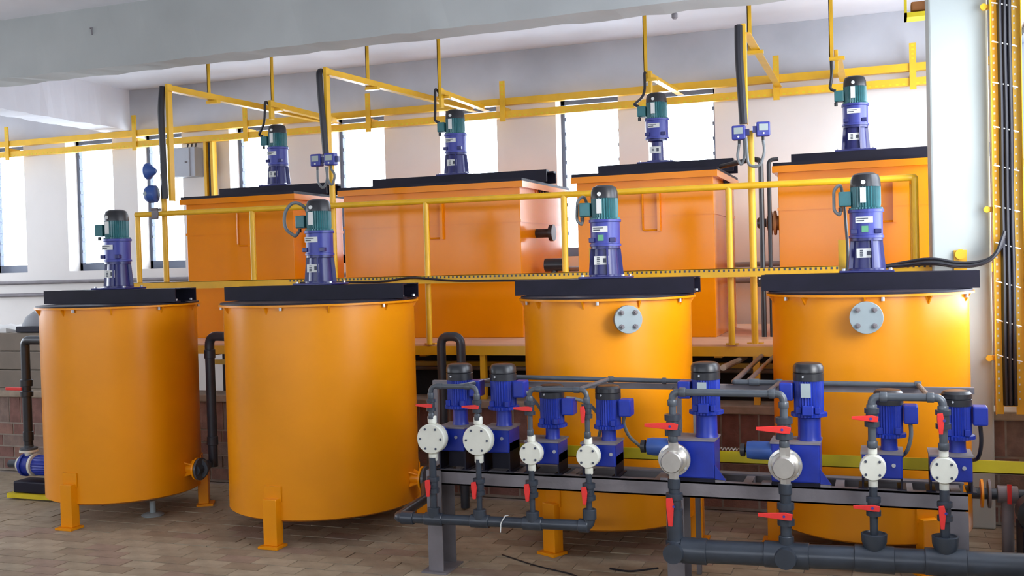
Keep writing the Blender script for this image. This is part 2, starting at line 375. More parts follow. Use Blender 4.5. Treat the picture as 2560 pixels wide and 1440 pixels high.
# ============================================================ ROUND TANKS
def round_tank(cx, cy, R, leg0, label, blank=None, outlet=None, chan=.22):
    z0, z1 = .145, 1.405
    t = thing('round_tank', (cx, cy, 0), label, 'tank'); o = t.location.copy()
    MB(o).lathe((cx, cy, 0), [(R-.02, z0), (R, z0+.012), (R, z1)], 96).build('tank_body', 'orange', t)
    MB(o).lathe((cx, cy, 0), [(R, z1-.008), (R+.028, z1-.008), (R+.028, z1+.004), (R-.01, z1+.004)], 96).build('rim', 'orange', t)
    MB(o).lathe((cx, cy, 0), [(R+.018, z1+.0045), (R+.018, z1+.014), (R-.06, z1+.018)], 96).build('lid', 'black', t)
    for k in range(10):
        a = 2*pi*k/10+.3; r = Vector((cos(a), sin(a), 0)); s_ = Vector((-sin(a), cos(a), 0))*.004; c = Vector((cx, cy, 0))
        q = [c+r*R+V(0, 0, z1-.008), c+r*(R+.026)+V(0, 0, z1-.008), c+r*R+V(0, 0, z1-.05)]
        MB(o).add([p-s_ for p in q]+[p+s_ for p in q], [(0, 1, 2), (5, 4, 3), (0, 3, 4, 1), (1, 4, 5, 2), (2, 5, 3, 0)]).build('gusset', 'orange', t, smooth=False)
    for k in range(6):
        a = 2*pi*(k+.5)/6+.15; c = (cx+cos(a)*(R+.012), cy+sin(a)*(R+.012), z1-.016)
        MB(o).lathe(c, [(.009, -.012), (.009, .008)], 6).build('bolt', 'zinc', t)
    for k in range(3):
        a = radians(leg0+120*k)-pi/2; rz = Matrix.Rotation(a+pi/2, 3, 'Z'); r = Vector((cos(a), sin(a), 0))
        c = Vector((cx, cy, 0))+r*(R+.012)
        lg = MB(o).cbox(c+V(0, 0, .15), (.09, .07, .27), rz).build('leg', 'orange', t, bevel=.004, smooth=False)
        MB(o).cbox(c+V(0, 0, .008)+r*.01, (.13, .11, .014), rz).build('foot_plate', 'orange', lg, smooth=False)
        MB(o).cbox(Vector((cx, cy, .31))+r*(R+.003), (.11, .008, .09), rz).build('pad_plate', 'orange', lg, smooth=False)
    # bridge: two black channels side by side under the agitator
    for s_ in (-1, 1):
        b = MB(o); ya = cy+s_*chan/2; yb = cy+s_*(chan/2-.055); yw = cy+s_*(chan/2-.008)
        lo, hi = min(ya, yw), max(ya, yw); L = R+.045
        b.box(cx-L, cx+L, lo, hi, z1+.018, z1+.108)
        lo2, hi2 = min(yb, yw), max(yb, yw)
        b.box(cx-L, cx+L, lo2, hi2, z1+.1, z1+.108); b.box(cx-L, cx+L, lo2, hi2, z1+.018, z1+.026)
        c = b.build('bridge_channel', 'black', t, smooth=False)
        for e in (-1, 1):
            MB(o).lathe((cx+e*(L-.02), (lo2+hi2)/2, z1+.026), [(.011, 0), (.011, .012)], 6).build('bolt', 'zinc', c)
    b = MB(o); b.box(cx-R-.04, cx-R-.035, cy-chan/2+.01, cy+chan/2-.01, z1+.03, z1+.1); b.build('end_plate', 'black', t, smooth=False)
    if blank:
        ang, z, rr = blank; a = radians(ang)-pi/2; r = Vector((cos(a), sin(a), 0)); c = Vector((cx, cy, z))
        MB(o).cyl(c+r*(R-.02), c+r*(R+.06), rr*.6, n=24).build('nozzle', 'orange', t)
        MB(o).cyl(c+r*(R+.045), c+r*(R+.062), rr, n=40).build('nozzle_flange', 'pvcl', t)
        f = MB(o).cyl(c+r*(R+.063), c+r*(R+.082), rr, n=40).build('blank_flange', 'flange', t, bevel=.002)
        s_ = Vector((-r.y, r.x, 0))
        for k in range(4):
            q = radians(45+90*k); p = c+r*(R+.082)+s_*cos(q)*rr*.70+V(0, 0, sin(q)*rr*.70)
            MB(o).lathe(p, [(.0135, -.001), (.0135, .012), (.007, .013), (.007, .022)], 6, r).build('bolt', 'gunmetal', f)
    if outlet:
        ang, z, d = outlet; a = radians(ang)-pi/2; r = Vector((cos(a), sin(a), 0)); c = Vector((cx, cy, z))
        MB(o).cyl(c+r*(R-.02), c+r*(R+.09), .035, n=20).build('outlet_pipe', 'orange', t)
        fl_ = MB(o).lathe(c+r*(R+.065), [(.035, 0), (.075, .002), (.075, .014), (.04, .016)], 24, r).build('outlet_flange', 'orange', t)
        for k in range(4):
            q = radians(45+90*k); s2 = Vector((-r.y, r.x, 0)); u = s2*cos(q)+V(0, 0, sin(q)); e = r.cross(u)*.004
            p3 = [c+r*(R-.0)+u*.03, c+r*(R-.0)+u*.066, c+r*(R+.064)+u*.034]
            MB(o).add([v-e for v in p3]+[v+e for v in p3], [(0, 1, 2), (5, 4, 3), (0, 3, 4, 1), (1, 4, 5, 2), (2, 5, 3, 0)]).build('outlet_gusset', 'orange', t, smooth=False)
        MB(o).lathe(c+r*(R+.084), [(.035, 0), (.075, .002), (.075, .016), (.04, .018)], 24, r).build('outlet_flange', 'pvcl', t)
    return t
TK = [(-4.896, 5.642, .503), (-3.356, 5.683, .594), (-1.51, 5.80, .485), (-.071, 5.91, .508)]
round_tank(*TK[0], 0, 'orange round tank furthest from the metering pumps, beside the electric transfer pump', outlet=(93, .30, 0))
round_tank(*TK[1], 0, 'largest orange round tank, standing left of the white headed pumps with its whole front clear', outlet=(93, .30, 0))
round_tank(*TK[2], -27, 'orange round tank with a grey blank flange, behind the middle of the pump bench', blank=(26, 1.30, .075))
round_tank(*TK[3], 31, 'orange round tank with a grey blank flange, brightly lit beside the white column', blank=(0, 1.298, .080))

# ============================================================ AGITATORS
def agitator(label, loc, pedestal='lantern'):
    t = thing('agitator', loc, label, 'mixer', None); o = t.location.copy(); cx, cy, z = o
    MB(o).cbox((cx, cy, z+.006), (.28, .22, .012)).build('base_plate', 'navy', t, bevel=.003, smooth=False)
    for sx in (-1, 1):
        for sy in (-1, 1): MB(o).lathe((cx+sx*.12, cy+sy*.085, z+.012), [(.01, 0), (.01, .01)], 6).build('bolt', 'zinc', t)
    if pedestal == 'lantern':
        p = MB(o).lathe((cx, cy, z), [(.098, .012), (.098, .022), (.078, .024), (.068, .17), (.086, .172), (.086, .186)], 32).build('pedestal', 'navy', t)
        for k in range(4):
            a = radians(20+90*k); r = Vector((cos(a), sin(a), 0)); s_ = Vector((-sin(a), cos(a), 0))*.005; c = Vector((cx, cy, z))
            q = [c+r*.06+V(0, 0, .02), c+r*.102+V(0, 0, .02), c+r*.088+V(0, 0, .172), c+r*.06+V(0, 0, .172)]
            MB(o).add([v-s_ for v in q]+[v+s_ for v in q], [(0, 1, 2, 3), (7, 6, 5, 4), (0, 4, 5, 1), (1, 5, 6, 2), (2, 6, 7, 3), (3, 7, 4, 0)]).build('rib', 'navy', p, smooth=False)
    else:
        p = MB(o).lathe((cx, cy, z), [(.085, .012), (.085, .024), (.046, .028), (.044, .165), (.075, .172), (.075, .186)], 28).build('pedestal', 'navy', t)
    lr = .074 if pedestal == 'lantern' else .047
    l = MB(o).cbox((cx-.008, cy-lr-.002, z+.105), (.085, .003, .05)).build('data_label', 'label', t, smooth=False)
    b = MB(o)
    for k in range(4): b.cbox((cx-.025, cy-lr-.0045, z+.09+.01*k), (.016, .002, .005))
    b.cbox((cx+.012, cy-lr-.0045, z+.105), (.018, .002, .024))
    b.build('print', 'ink', l, smooth=False)
    g = MB(o).lathe((cx, cy, z), [(.092, .187), (.092, .20), (.086, .202), (.086, .325), (.094, .327), (.094, .342)], 32).build('gearbox', 'violet', t)
    for sx in (-1, 1): MB(o).cbox((cx+sx*.062, cy-.066, z+.222), (.034, .03, .026)).build('lug', 'navy', g, bevel=.003, smooth=False)
    l = MB(o).cbox((cx-.008, cy-.0885, z+.285), (.09, .003, .034)).build('rating_label', 'label', t, smooth=False)
    b = MB(o)
    b.cbox((cx-.028, cy-.0905, z+.28), (.038, .002, .006)); b.cbox((cx-.018, cy-.0905, z+.292), (.06, .002, .004)); b.build('print', 'ink', l, smooth=False)
    b = MB(o); b.cbox((cx-.005, cy-.0885, z+.235), (.034, .003, .034)); b.build('green_sticker', 'green', t, smooth=False)
    m_ = MB(o).lathe((cx, cy, z), [(.088, .343), (.088, .352), (.076, .354), (.079, .37), (.079, .465)], 64, star=.09).build('motor', 'teal', t)
    MB(o).cbox((cx-.012, cy-.0815, z+.418), (.03, .006, .082)).build('name_plate', 'label', m_, smooth=False)
    MB(o).lathe((cx, cy, z), [(.080, .465), (.080, .468), (.077, .505), (.068, .53), (.045, .541), (.01, .543)], 32).build('fan_cowl', 'blackp', t)
    MB(o).cyl((cx-.01, cy-.077, z+.488), (cx-.01, cy-.084, z+.488), .012, n=14).build('sticker', 'label', t)
    bx_ = MB(o).cbox((cx-.107, cy-.02, z+.402), (.065, .075, .08)).build('terminal_box', 'teal', t, bevel=.006, smooth=False)
    MB(o).cyl((cx-.13, cy-.02, z+.36), (cx-.13, cy-.02, z+.335), .012, n=12).build('gland', 'blackp', bx_)
    return t
AZ = 1.405+.109
ag = [agitator('teal and blue agitator in the window glare, on the round tank beside the transfer pump', (TK[0][0], TK[0][1], AZ))]
for i, lb in ((1, 'teal and blue agitator with a hooped cable, on the largest round tank'), (2, 'teal and blue agitator on the round tank behind the middle of the pump bench'), (3, 'teal and blue agitator on the brightly lit round tank by the column')):
    ag.append(copy_tree(ag[0], (TK[i][0]+(0, .01, 0, 0)[i], TK[i][1], AZ), lb))
BZ = 2.235+.1155
for x, lb in ((-4.95, 'teal and navy agitator on the rectangular tank nearest the electrical box'), (-3.26, 'teal and navy agitator on the widest rectangular tank'), (-.152, 'teal and navy agitator high on the rectangular tank by the column')):
    ag.append(copy_tree(ag[0], (x, 7.75, BZ), lb))
ag.append(agitator('agitator with a thin straight pedestal on the rectangular tank between tall yellow posts', (-1.59, 7.75, BZ), 'thin'))
for i, a in enumerate(ag):
    if i not in (2, 3):
        for c in list(a.children):
            if c.name.startswith('green_sticker'): bpy.data.objects.remove(c)
# power cables of the round-tank agitators
def cable(pts, r, m_, label, cat='cable', name='power_cable', bend=.05, n=8, group=None):
    b = MB(pts[0]); b.tube(pts, r, n, bend); return tag(b.build(name, m_, loc=pts[0]), label, cat, group)
def loopcable(i, lb):
    x, y = TK[i][0], TK[i][1]; z = AZ
    cable([(x-.13, y-.02, z+.338), (x-.15, y-.02, z+.31), (x-.23, y-.02, z+.36), (x-.23, y-.02, z+.47), (x-.17, y, z+.54), (x-.10, y+.03, z+.50), (x-.11, y+.12, z+.35), (x-.12, y+.12, z+.03)], .011, 'conduit', lb, bend=.08)
loopcable(1, 'grey conduit hooped beside the agitator motor on the largest round tank')
for i, lb in ((2, 'grey cable folded down beside the agitator of the round tank behind the bench'), (3, 'grey cable folded down beside the agitator of the round tank by the column')):
    x, y = TK[i][0], TK[i][1]; z = AZ
    cable([(x-.13, y-.02, z+.338), (x-.135, y-.02, z+.315), (x-.165, y-.02, z+.34), (x-.165, y, z+.46), (x-.13, y+.02, z+.49), (x-.115, y+.10, z+.40), (x-.10, y+.16, z+.1), (x-.11, y+.2, z-.02)], .009, 'conduit', lb, bend=.05)
# upright yellow cable guards beside two agitators
for i, lb in ((2, 'yellow upright cable guard beside the agitator behind the bench'), (3, 'yellow upright cable guard beside the agitator near the column')):
    x, y = TK[i][0]-.125, TK[i][1]+.2
    b = MB((x, y, AZ-.1)); b.box(x-.03, x+.012, y-.003, y+.003, AZ-.1+.02, AZ+.185); b.box(x-.03, x-.024, y, y+.06, AZ-.1+.02, AZ+.185)
    b.box(x-.03, x+.012, y, y+.26, AZ-.08, AZ-.076)
    tag(b.build('cable_guard', 'yellow', smooth=False, loc=(x, y, AZ-.1)), lb, 'cable guard')

# ============================================================ CABLE TRAYS
# long tray running behind the round tanks
TZ, TY = 1.548, 6.52
t = thing('cable_tray', (-2.6, TY, TZ-.06), 'long yellow perforated cable tray running behind the round tanks to the column', 'cable tray'); o = t.location.copy()
b = MB(o); b.box(-5.62, .62, TY, TY+.004, TZ-.055, TZ); b.box(-5.62, .62, TY, TY+.05, TZ-.004, TZ); b.build('side_rail', 'yellow', t, smooth=False)
b = MB(o)
for k in range(150):
    x = -4.1+.031*k
    if x < .55: b.box(x, x+.012, TY-.0015, TY, TZ-.020, TZ-.006)
tag(b.build('slots', 'ink', t, smooth=False), kind='stuff')
for x in (-5.3, -3.7, -2.1, -.5):
    MB(o).box(x-.02, x+.02, TY+.005, TY+.05, .675, TZ-.0041).build('stand', 'yellow', t, smooth=False)
b = MB(o); b.box(.40, .47, 6.445, 6.452, TZ-.05, TZ+.075); b.cyl((.435, 6.445, TZ+.05), (.435, 6.425, TZ+.05), .03, n=12); b.build('wall_bracket', 'yellow', t, smooth=False)
cable([(-4.0, TY-.012, TZ-.03), (-3.3, TY-.012, TZ-.035), (-3.12, TY-.012, TZ-.005), (-2.8, TY-.012, TZ-.04), (-2.0, TY-.012, TZ-.05), (-1.6, TY-.012, TZ-.045)], .008, 'cable', 'thin black cable sagging along the long yellow tray behind the largest round tank', bend=.12)
for k in range(6):
    dz = random.uniform(-.02, .02); dy = .0185*k
    cable([(-.02, 6.49-dy, TZ-.015), (.13, 6.47-dy, TZ+.0+dz), (.28, 6.42-dy, TZ+.02+dz*1.4), (.44, 6.41-dy, TZ-.02+dz), (.60, 6.40-dy, TZ+.01+dz*.5), (.655, 6.388-dy*.9, TZ+.10+.015*k)], .009, 'cable',
          'black cables bundled from the agitator by the column into the upright tray', group='black cables bundled over the column foot', bend=.12)
# upright tray on the right
t = thing('upright_cable_tray', (.69, 6.43, .675), 'tall yellow perforated cable tray standing beside the white column', 'cable tray'); o = t.location.copy()
x0, x1, y = .605, .765, 6.44
b = MB(o); b.box(x0, x0+.045, y-.004, y, .676, 3.22); b.box(x0, x0+.004, y-.06, y, .676, 3.22); b.build('side_rail', 'yellow', t, smooth=False)
b = MB(o); b.box(x1-.05, x1, y-.004, y, .676, 3.22); b.box(x1-.004, x1, y-.06, y, .676, 3.22); b.build('side_rail', 'yellow', t, smooth=False)
b = MB(o)
for k in range(26): b.box(x0+.045, x1-.05, y-.003, y-.0005, .72+.1*k, .745+.1*k)
tag(b.build('rungs', 'yellow', t, smooth=False), kind='stuff')
b = MB(o)
for k in range(60):
    z = .75+.041*k; b.box(x0+.016, x0+.026, y-.0052, y-.0042, z, z+.012); b.box(x1-.036, x1-.028, y-.0052, y-.0042, z+.01, z+.02)
tag(b.build('lit_perforations', 'label' , t, smooth=False), kind='stuff')  # white dots painted as light showing through the holes
for z in (1.0, 1.85, 3.0):
    b = MB(o); b.box(x0-.035, x0-.001, y-.02, y, z-.015, z+.015); b.cyl((x0-.03, y-.02, z), (x0-.03, y-.04, z), .018, n=10); b.build('bracket', 'yellow', t, smooth=False)
for k in range(6):
    x = x0+.048+.0122*(k//2*2)+.005*(k%2); ph = random.uniform(0, 6)
    pts = [(x+.0015*sin(ph+1.7*q), 6.42-.0215*(k % 2), .73+.245*q) for q in range(11)]
    cable(pts, .0105, 'cable', 'one of the black cables strapped in the upright yellow tray', group='black cables in the upright tray', bend=.1, n=7)
ORD = ['topmost', 'second from the top', 'third from the top', 'fourth from the top', 'fifth from the top', 'fifth from the bottom', 'fourth from the bottom', 'third from the bottom', 'second from the bottom', 'lowest']
for kz, z in enumerate((3.0, 2.78, 2.55, 2.3, 2.08, 1.85, 1.64, 1.42, 1.2, 1.0)):
    q = MB((.69, 6.41, z)); q.tube([(x0+.01, 6.407, z+.02), (x0+.075, 6.395, z), (x1-.02, 6.407, z-.02)], .004, 6, .02)
    tag(q.build('cable_tie', 'label', loc=(.69, 6.41, z)), 'white tie on the cables of the upright tray, '+ORD[kz], 'cable tie', 'white cable ties on the upright tray')
# double rail tray along the back wall
t = thing('wall_cable_tray', (-4, 8.85, 2.97), 'pair of yellow tray rails running the length of the back wall above the windows', 'cable tray'); o = t.location.copy()
def rail(z, h):
    b = MB(o); b.box(-11.5, .84, 8.84, 8.848, z-h/2, z+h/2); b.box(-11.5, .84, 8.848, 8.9, z-h/2, z-h/2+.006); return b.build('side_rail', 'yellow', t, smooth=False)
rail(3.112, .062); rail(2.995, .062)
b = MB(o)
for k in range(230):
    x = -11.3+.052*k
    if x < .8: b.box(x, x+.02, 8.838, 8.84, 2.972, 2.985)
tag(b.build('slots', 'lemon', t, smooth=False), kind='stuff')
for x in (-10.2, -9.135, -7.393, -6.014, -4.623, -3.24, -.795, .27):
    MB(o).box(x-.025, x+.025, 8.849, 8.987, 3.02, 3.06).build('bracket_arm', 'yellow', t, smooth=False)
    b = MB(o); b.box(x-.025, x+.025, 8.825, 8.837, 2.93, 3.30); b.box(x-.025, x+.025, 8.837, 8.84, 3.0, 3.05); b.build('bracket', 'yellow', t, smooth=False)
    b = MB(o)
    for k in range(4): b.box(x-.01, x+.01, 8.823, 8.825, 3.17+.035*k, 3.185+.035*k)
    b.build('slots', 'lemon', t, smooth=False)
MB(o).box(-6.55, -6.52, 8.86, 8.93, 2.2, 2.972).build('branch_rail', 'yellow', t, smooth=False)
MB(o).box(-6.47, -6.44, 8.86, 8.93, 2.2, 2.972).build('branch_rail', 'yellow', t, smooth=False)
for k in range(4):
    cable([(-6.515+.012*k, 8.9, 2.21), (-6.512+.012*k, 8.9, 2.96)], .007, 'cable', 'black cable rising in the yellow branch tray behind the rectangular tanks', group='cables in the branch tray by the electrical box')

# arms that cross from the wall tray
AZC = 3.065
def arm(x, y0, hang_y, drop, label, xe=None, drops_black=True):
    xe = x if xe is None else xe
    t = thing('overhead_cable_tray', (x, y0, AZC), label, 'cable tray'); o = t.location.copy()
    b = MB(o); f = lambda y: x+(xe-x)*(y-y0)/(8.838-y0)
    for (dx0, dx1, z0, z1) in ((-.004, 0, -.03, .03), (0, .05, -.03, -.026)):
        vs = []
        for y in (y0, 8.838):
            vs += [(f(y)+dx0, y, AZC+z0), (f(y)+dx1, y, AZC+z0), (f(y)+dx1, y, AZC+z1), (f(y)+dx0, y, AZC+z1)]
        b.add(vs, [(0, 1, 2, 3), (7, 6, 5, 4), (0, 4, 5, 1), (1, 5, 6, 2), (2, 6, 7, 3), (3, 7, 4, 0)])
    b.build('arm_rail', 'yellow', t, smooth=False)
    b = MB(o); b.box(x, x+.022, y0-.004, y0, drop, AZC+.03); b.box(x+.018, x+.022, y0, y0+.05, drop, AZC+.03); b.build('drop_rail', 'yellow', t, smooth=False)
    xh = f(hang_y)
    b = MB(o); b.box(xh-.035, xh-.005, hang_y, hang_y+.006, AZC-.05, 3.60); b.box(xh-.035, xh-.029, hang_y, hang_y+.03, AZC-.05, 3.60); b.build('hanger', 'yellow', t, smooth=False)
    b = MB(o); b.box(xh-.035, xh+.07, hang_y-.02, hang_y+.03, AZC-.055, AZC-.032); b.build('cross_bracket', 'yellow', t, smooth=False)
    return t
def cond(pts, lb, r=.02, m_='cable'): cable(pts, r, m_, lb, cat='cable', name='drop_cable', bend=.08, n=10)
arm(-5.228, 6.62, 7.14, 2.18, 'yellow tray arm dropping to the post with the round blue horns', -5.05)
arm(-3.82, 6.62, 7.20, 2.47, 'yellow tray arm dropping to the twin blue instruments above the largest round tank', -3.53)
arm(-.80, 6.62, 7.20, 2.46, 'yellow tray arm dropping steeply to the twin blue instruments near the column')
for x, xe, y0, hy, lb in ((-4.97, -4.97, 7.66, 7.75, 'short yellow tray arm above the agitator nearest the electrical box'), (-3.42, -3.42, 7.8, 7.86, 'short yellow tray arm above the agitator of the widest rectangular tank'),
                          (-1.68, -1.62, 7.9, 7.9, 'short yellow tray arm above the thin stemmed agitator'), (-.285, -.285, 7.75, 7.70, 'short yellow tray arm above the agitator by the column')):
    arm(x, y0, hy, 2.93, lb, xe)
cond([(-5.262, 6.63, AZC+.01), (-5.262, 6.6, 2.9), (-5.25, 6.6, 2.2)], 'flat black cable run down the tray arm by the blue horns', .026, 'cable')
cond([(-3.855, 6.70, AZC+.0), (-3.85, 6.605, AZC+.01), (-3.84, 6.6, 2.9), (-3.81, 6.6, 2.45)], 'thick black cable run down to the twin instruments above the largest round tank', .024)
cond([(-.82, 6.62, AZC+.02), (-.82, 6.6, 2.9), (-.80, 6.6, 2.46)], 'thick black cable run down to the twin instruments near the column', .026)
for x, y0, ax in ((-4.97, 7.66, -4.95), (-3.42, 7.8, -3.26), (-1.68, 7.9, -1.59), (-.285, 7.75, -.152)):
    cond([(x-.02, y0+.05, AZC-.01), (x-.025, y0-.02, AZC+.03), (x-.02, y0-.04, 2.9), (ax-.17, 7.72, BZ+.46), (ax-.13, 7.73, BZ+.445)],
         {-4.97: 'black cable curving to the agitator nearest the electrical box', -3.42: 'black cable curving to the agitator of the widest rectangular tank', -1.68: 'black cable curving to the thin stemmed agitator', -.285: 'black cable curving to the agitator by the column'}[x], .011)

# instrument posts
def instrument(x, y, z, lb, s_=1, turn=0):
    t = thing('level_transmitter', (x, y, z), lb, 'instrument'); o = t.location.copy(); R = Matrix.Rotation(turn, 3, 'Z'); c = Vector((x, y, z))
    bd = MB(o).cbox(c, (.085, .06, .09), R).build('housing', 'violet', t, bevel=.008, smooth=False)
    MB(o).cbox(c+R @ V(0, -.032, .01), (.055, .006, .04), R).build('display', 'screen', bd, smooth=False)
    MB(o).cyl(c+R @ V(0, -.03, -.028), c+R @ V(0, -.036, -.028), .006, n=10).build('button', 'label', bd)
    MB(o).cyl(c+V(.0, 0, -.045), c+V(.0, 0, -.07), .009, n=10).build('gland', 'blackp', t)
    MB(o).cbox(c+R @ V(.05*s_, .0, 0), (.03, .03, .04), R).build('clamp', 'navy', t, smooth=False)
def ipost(x, z1, lb):
    t = thing('instrument_post', (x, 6.66, DZ), lb, 'post'); o = t.location.copy()
    MB(o).cyl((x, 6.66, DZ), (x, 6.66, z1), .022, n=14).build('pole', 'yellow', t)
    MB(o).box(x-.05, x+.05, 6.66, 6.71, DZ, DZ+.008).build('foot_plate', 'yellow', t, smooth=False)
ipost(-3.80, 2.40, 'tall yellow tube post carrying twin blue instruments above the largest round tank')
ipost(-.765, 2.42, 'tall yellow tube post carrying twin blue instruments near the column')
ipost(-5.31, 2.40, 'tall yellow tube post beside the round blue horns')
instrument(-3.885, 6.6, 2.415, 'blue instrument box nearer the window bank, on the post above the largest round tank', 1)
instrument(-3.765, 6.59, 2.415, 'blue instrument box in front of the post above the largest round tank', 1)
instrument(-.83, 6.6, 2.405, 'blue instrument box beneath the thick cable, on the post near the column', 1)
instrument(-.682, 6.6, 2.418, 'blue instrument box turned aside, further from the thick cable near the column', -1, .25)
cable([(-3.885, 6.6, 2.345), (-3.885, 6.6, 2.25), (-3.84, 6.6, 2.2), (-3.80, 6.59, 2.26), (-3.805, 6.6, 2.36)], .009, 'conduit', 'looped conduit under the twin instruments, the loop nearer the windows', bend=.05)
cable([(-3.765, 6.59, 2.345), (-3.73, 6.59, 2.3), (-3.76, 6.59, 2.22), (-3.79, 6.58, 2.26), (-3.80, 6.58, 2.36)], .009, 'conduit', 'looped conduit under the twin instruments, the loop crossing the post', bend=.05)
cable([(-.83, 6.6, 2.335), (-.845, 6.6, 2.25), (-.82, 6.6, 2.19), (-.795, 6.6, 2.26), (-.80, 6.6, 2.37)], .009, 'conduit', 'narrow conduit loop under the blue instruments near the column', bend=.05)
cable([(-.682, 6.6, 2.348), (-.672, 6.59, 2.28), (-.70, 6.58, 2.18), (-.775, 6.58, 2.19), (-.785, 6.58, 2.37)], .009, 'conduit', 'wide conduit loop hanging from the blue instruments near the column', bend=.07)
# horns and valve on the left post
t = thing('warning_horn', (-5.345, 6.58, 2.425), 'upper blue horn on the yellow post in front of the windows', 'horn'); o = t.location.copy()
MB(o).lathe((-5.325, 6.6, 2.42), [(.014, 0), (.03, .02), (.055, .06), (.064, .065), (.064, .08), (.035, .082)], 20, (-1, -.1, 0)).build('horn_bell', 'bluec', t)
t = thing('blue_motor_unit', (-5.40, 6.58, 2.24), 'lower round blue motor clamped on the yellow post in front of the windows', 'motor'); o = t.location.copy()
MB(o).lathe((-5.325, 6.6, 2.24), [(.055, 0), (.068, .008), (.070, .06), (.055, .085), (.02, .09)], 24, (-1, -.25, 0)).build('housing', 'bluec', t)
MB(o).cyl((-5.375, 6.53, 2.24), (-5.375, 6.515, 2.24), .016, n=12).build('cap', 'flange', t)
t = thing('pipe_clamp', (-5.33, 6.57, 2.085), 'dark clamp fastened on the guard rail by the blue horns', 'clamp'); o = t.location.copy()
b = MB(o); b.box(-5.36, -5.30, 6.568, 6.578, 2.05, 2.12); b.box(-5.345, -5.285, 6.58, 6.595, 2.105, 2.125); b.cyl((-5.36, 6.568, 2.12), (-5.30, 6.568, 2.12), .01, n=8); b.cyl((-5.36, 6.568, 2.05), (-5.30, 6.568, 2.05), .01, n=8); b.build('clamp_body', 'gunmetal', t)

# electrical box on the wall
t = thing('electrical_box', (-6.82, 8.9, 2.62), 'grey wall mounted electrical box between windows', 'electrical box'); o = t.location.copy()
MB(o).box(-6.97, -6.66, 8.86, 8.999, 2.62, 2.925).build('enclosure', 'ebox', t, bevel=.006, smooth=False)
d_ = MB(o).box(-6.965, -6.72, 8.845, 8.859, 2.625, 2.92).build('door', 'ebox', t, bevel=.004, smooth=False)
MB(o).cyl((-6.76, 8.845, 2.77), (-6.76, 8.835, 2.77), .01, n=10).build('lock', 'gunmetal', d_)
for k in range(3): cable([(-6.80+.05*k, 8.93, 2.925), (-6.79+.05*k, 8.93, 2.97)], .008, 'cable', 'short black cable entering the top of the grey electrical box', group='cables on top of the electrical box')
# pipes along the wall below the windows
for z, lb in ((1.56, 'upper dark pipe running along the wall under the windows'), (1.42, 'lower dark pipe running along the wall under the windows')):
    cable([(-11.5, 8.94, z), (.5, 8.94, z)], .022, 'gunmetal', lb, cat='pipe', name='wall_pipe', bend=0, n=12)
    
# dark pipes beyond the rectangular tanks near the column
cable([(-1.05, 7.3, 2.262), (-.80, 7.12, 2.285), (-.752, 7.1, 2.27), (-.752, 7.1, DZ+.012)], .018, 'blackp', 'black pipe from the rectangular tank lid, bending down behind the tall post', cat='pipe', name='riser_pipe', bend=.05, n=10)
cable([(-.64, 7.12, 2.275), (-.70, 7.1, 2.27), (-.70, 7.1, DZ+.012)], .014, 'blackp', 'second black riser pipe, bending down next to the rectangular tank behind the column', cat='pipe', name='riser_pipe', bend=.05, n=10)
t = thing('side_valve', (-.70, 7.15, 1.85), 'dark valve with a rusty orange flange on the tank behind the column', 'valve'); o = t.location.copy()
MB(o).lathe((-.79, 7.17, 1.85), [(.03, 0), (.045, .02), (.03, .04), (.03, .06)], 16, (1, 0, 0)).build('valve_body', 'blackp', t)
b = MB(o)
for k in range(2): b.lathe((-.722+.03*k, 7.30, 1.85), [(.04, 0), (.085, .002), (.085, .016), (.04, .018)], 20, (1, 0, 0))
b.cyl((-.735, 7.3, 1.85), (-.655, 7.3, 1.85), .05, n=16); b.build('flange', 'rust', t)
t = thing('ball_valve_riser', (-.752, 7.1, 1.53), 'small dark valve with white bolts low on the black riser pipe', 'valve'); o = t.location.copy()
MB(o).cbox((-.752, 7.10, 1.46), (.07, .07, .09)).build('valve_body', 'blackp', t, bevel=.006, smooth=False)
for sx in (-.02, .02): MB(o).cyl((-.752+sx, 7.065, 1.49-abs(sx)), (-.752+sx, 7.055, 1.49-abs(sx)), .006, n=8).build('bolt', 'label', t)
# bottom outlet between the two middle rectangular tanks
t = thing('low_valve', (-2.36, 7.4, 1.60), 'dark valve between the widest rectangular tank and its neighbour', 'valve'); o = t.location.copy()
MB(o).cyl((-2.40, 7.4, 1.60), (-2.25, 7.4, 1.60), .05, n=16).build('valve_body', 'blackp', t)
MB(o).cyl((-2.33, 7.4, DZ), (-2.33, 7.4, 1.60), .025, n=12).build('pipe', 'blackp', t)

# fixture under the slab by the column
t = thing('light_fitting', (.25, 7.2, 3.15), 'cream slatted lamp bracket hanging from the ceiling beside the column', 'lamp'); o = t.location.copy()
b = MB(o)
b.box(.175, .19, 7.15, 7.3, 3.145, 3.6); b.box(.33, .345, 7.15, 7.3, 3.145, 3.6); b.box(.175, .345, 7.15, 7.3, 3.145, 3.175); b.build('bracket', 'lemon', t, smooth=False)
MB(o).box(.215, .31, 7.18, 7.28, 3.19, 3.25).build('lamp_body', 'rust', t, bevel=.01, smooth=False)

# marks on the beam
t = tag(MB((-5.72, 6.395, 3.5)).tube([(-5.735, 6.392, 3.533), (-5.715, 6.388, 3.533), (-5.715, 6.388, 3.48)], .005, 6).build('beam_hook', 'gunmetal', loc=(-5.72, 6.395, 3.5)), 'small bent dark rod end sticking out of the concrete beam', 'hook')
t = tag(MB((-1.23, 6.8, 3.55)).lathe((-1.25, 6.75, 3.2), [(.012, 0), (.02, .01), (.02, .035), (.006, .05), (.006, .402)], 12).build('ceiling_hook', 'gunmetal', loc=(-1.23, 6.8, 3.55)), 'small dark pendant fitting hanging behind the beam', 'hook')

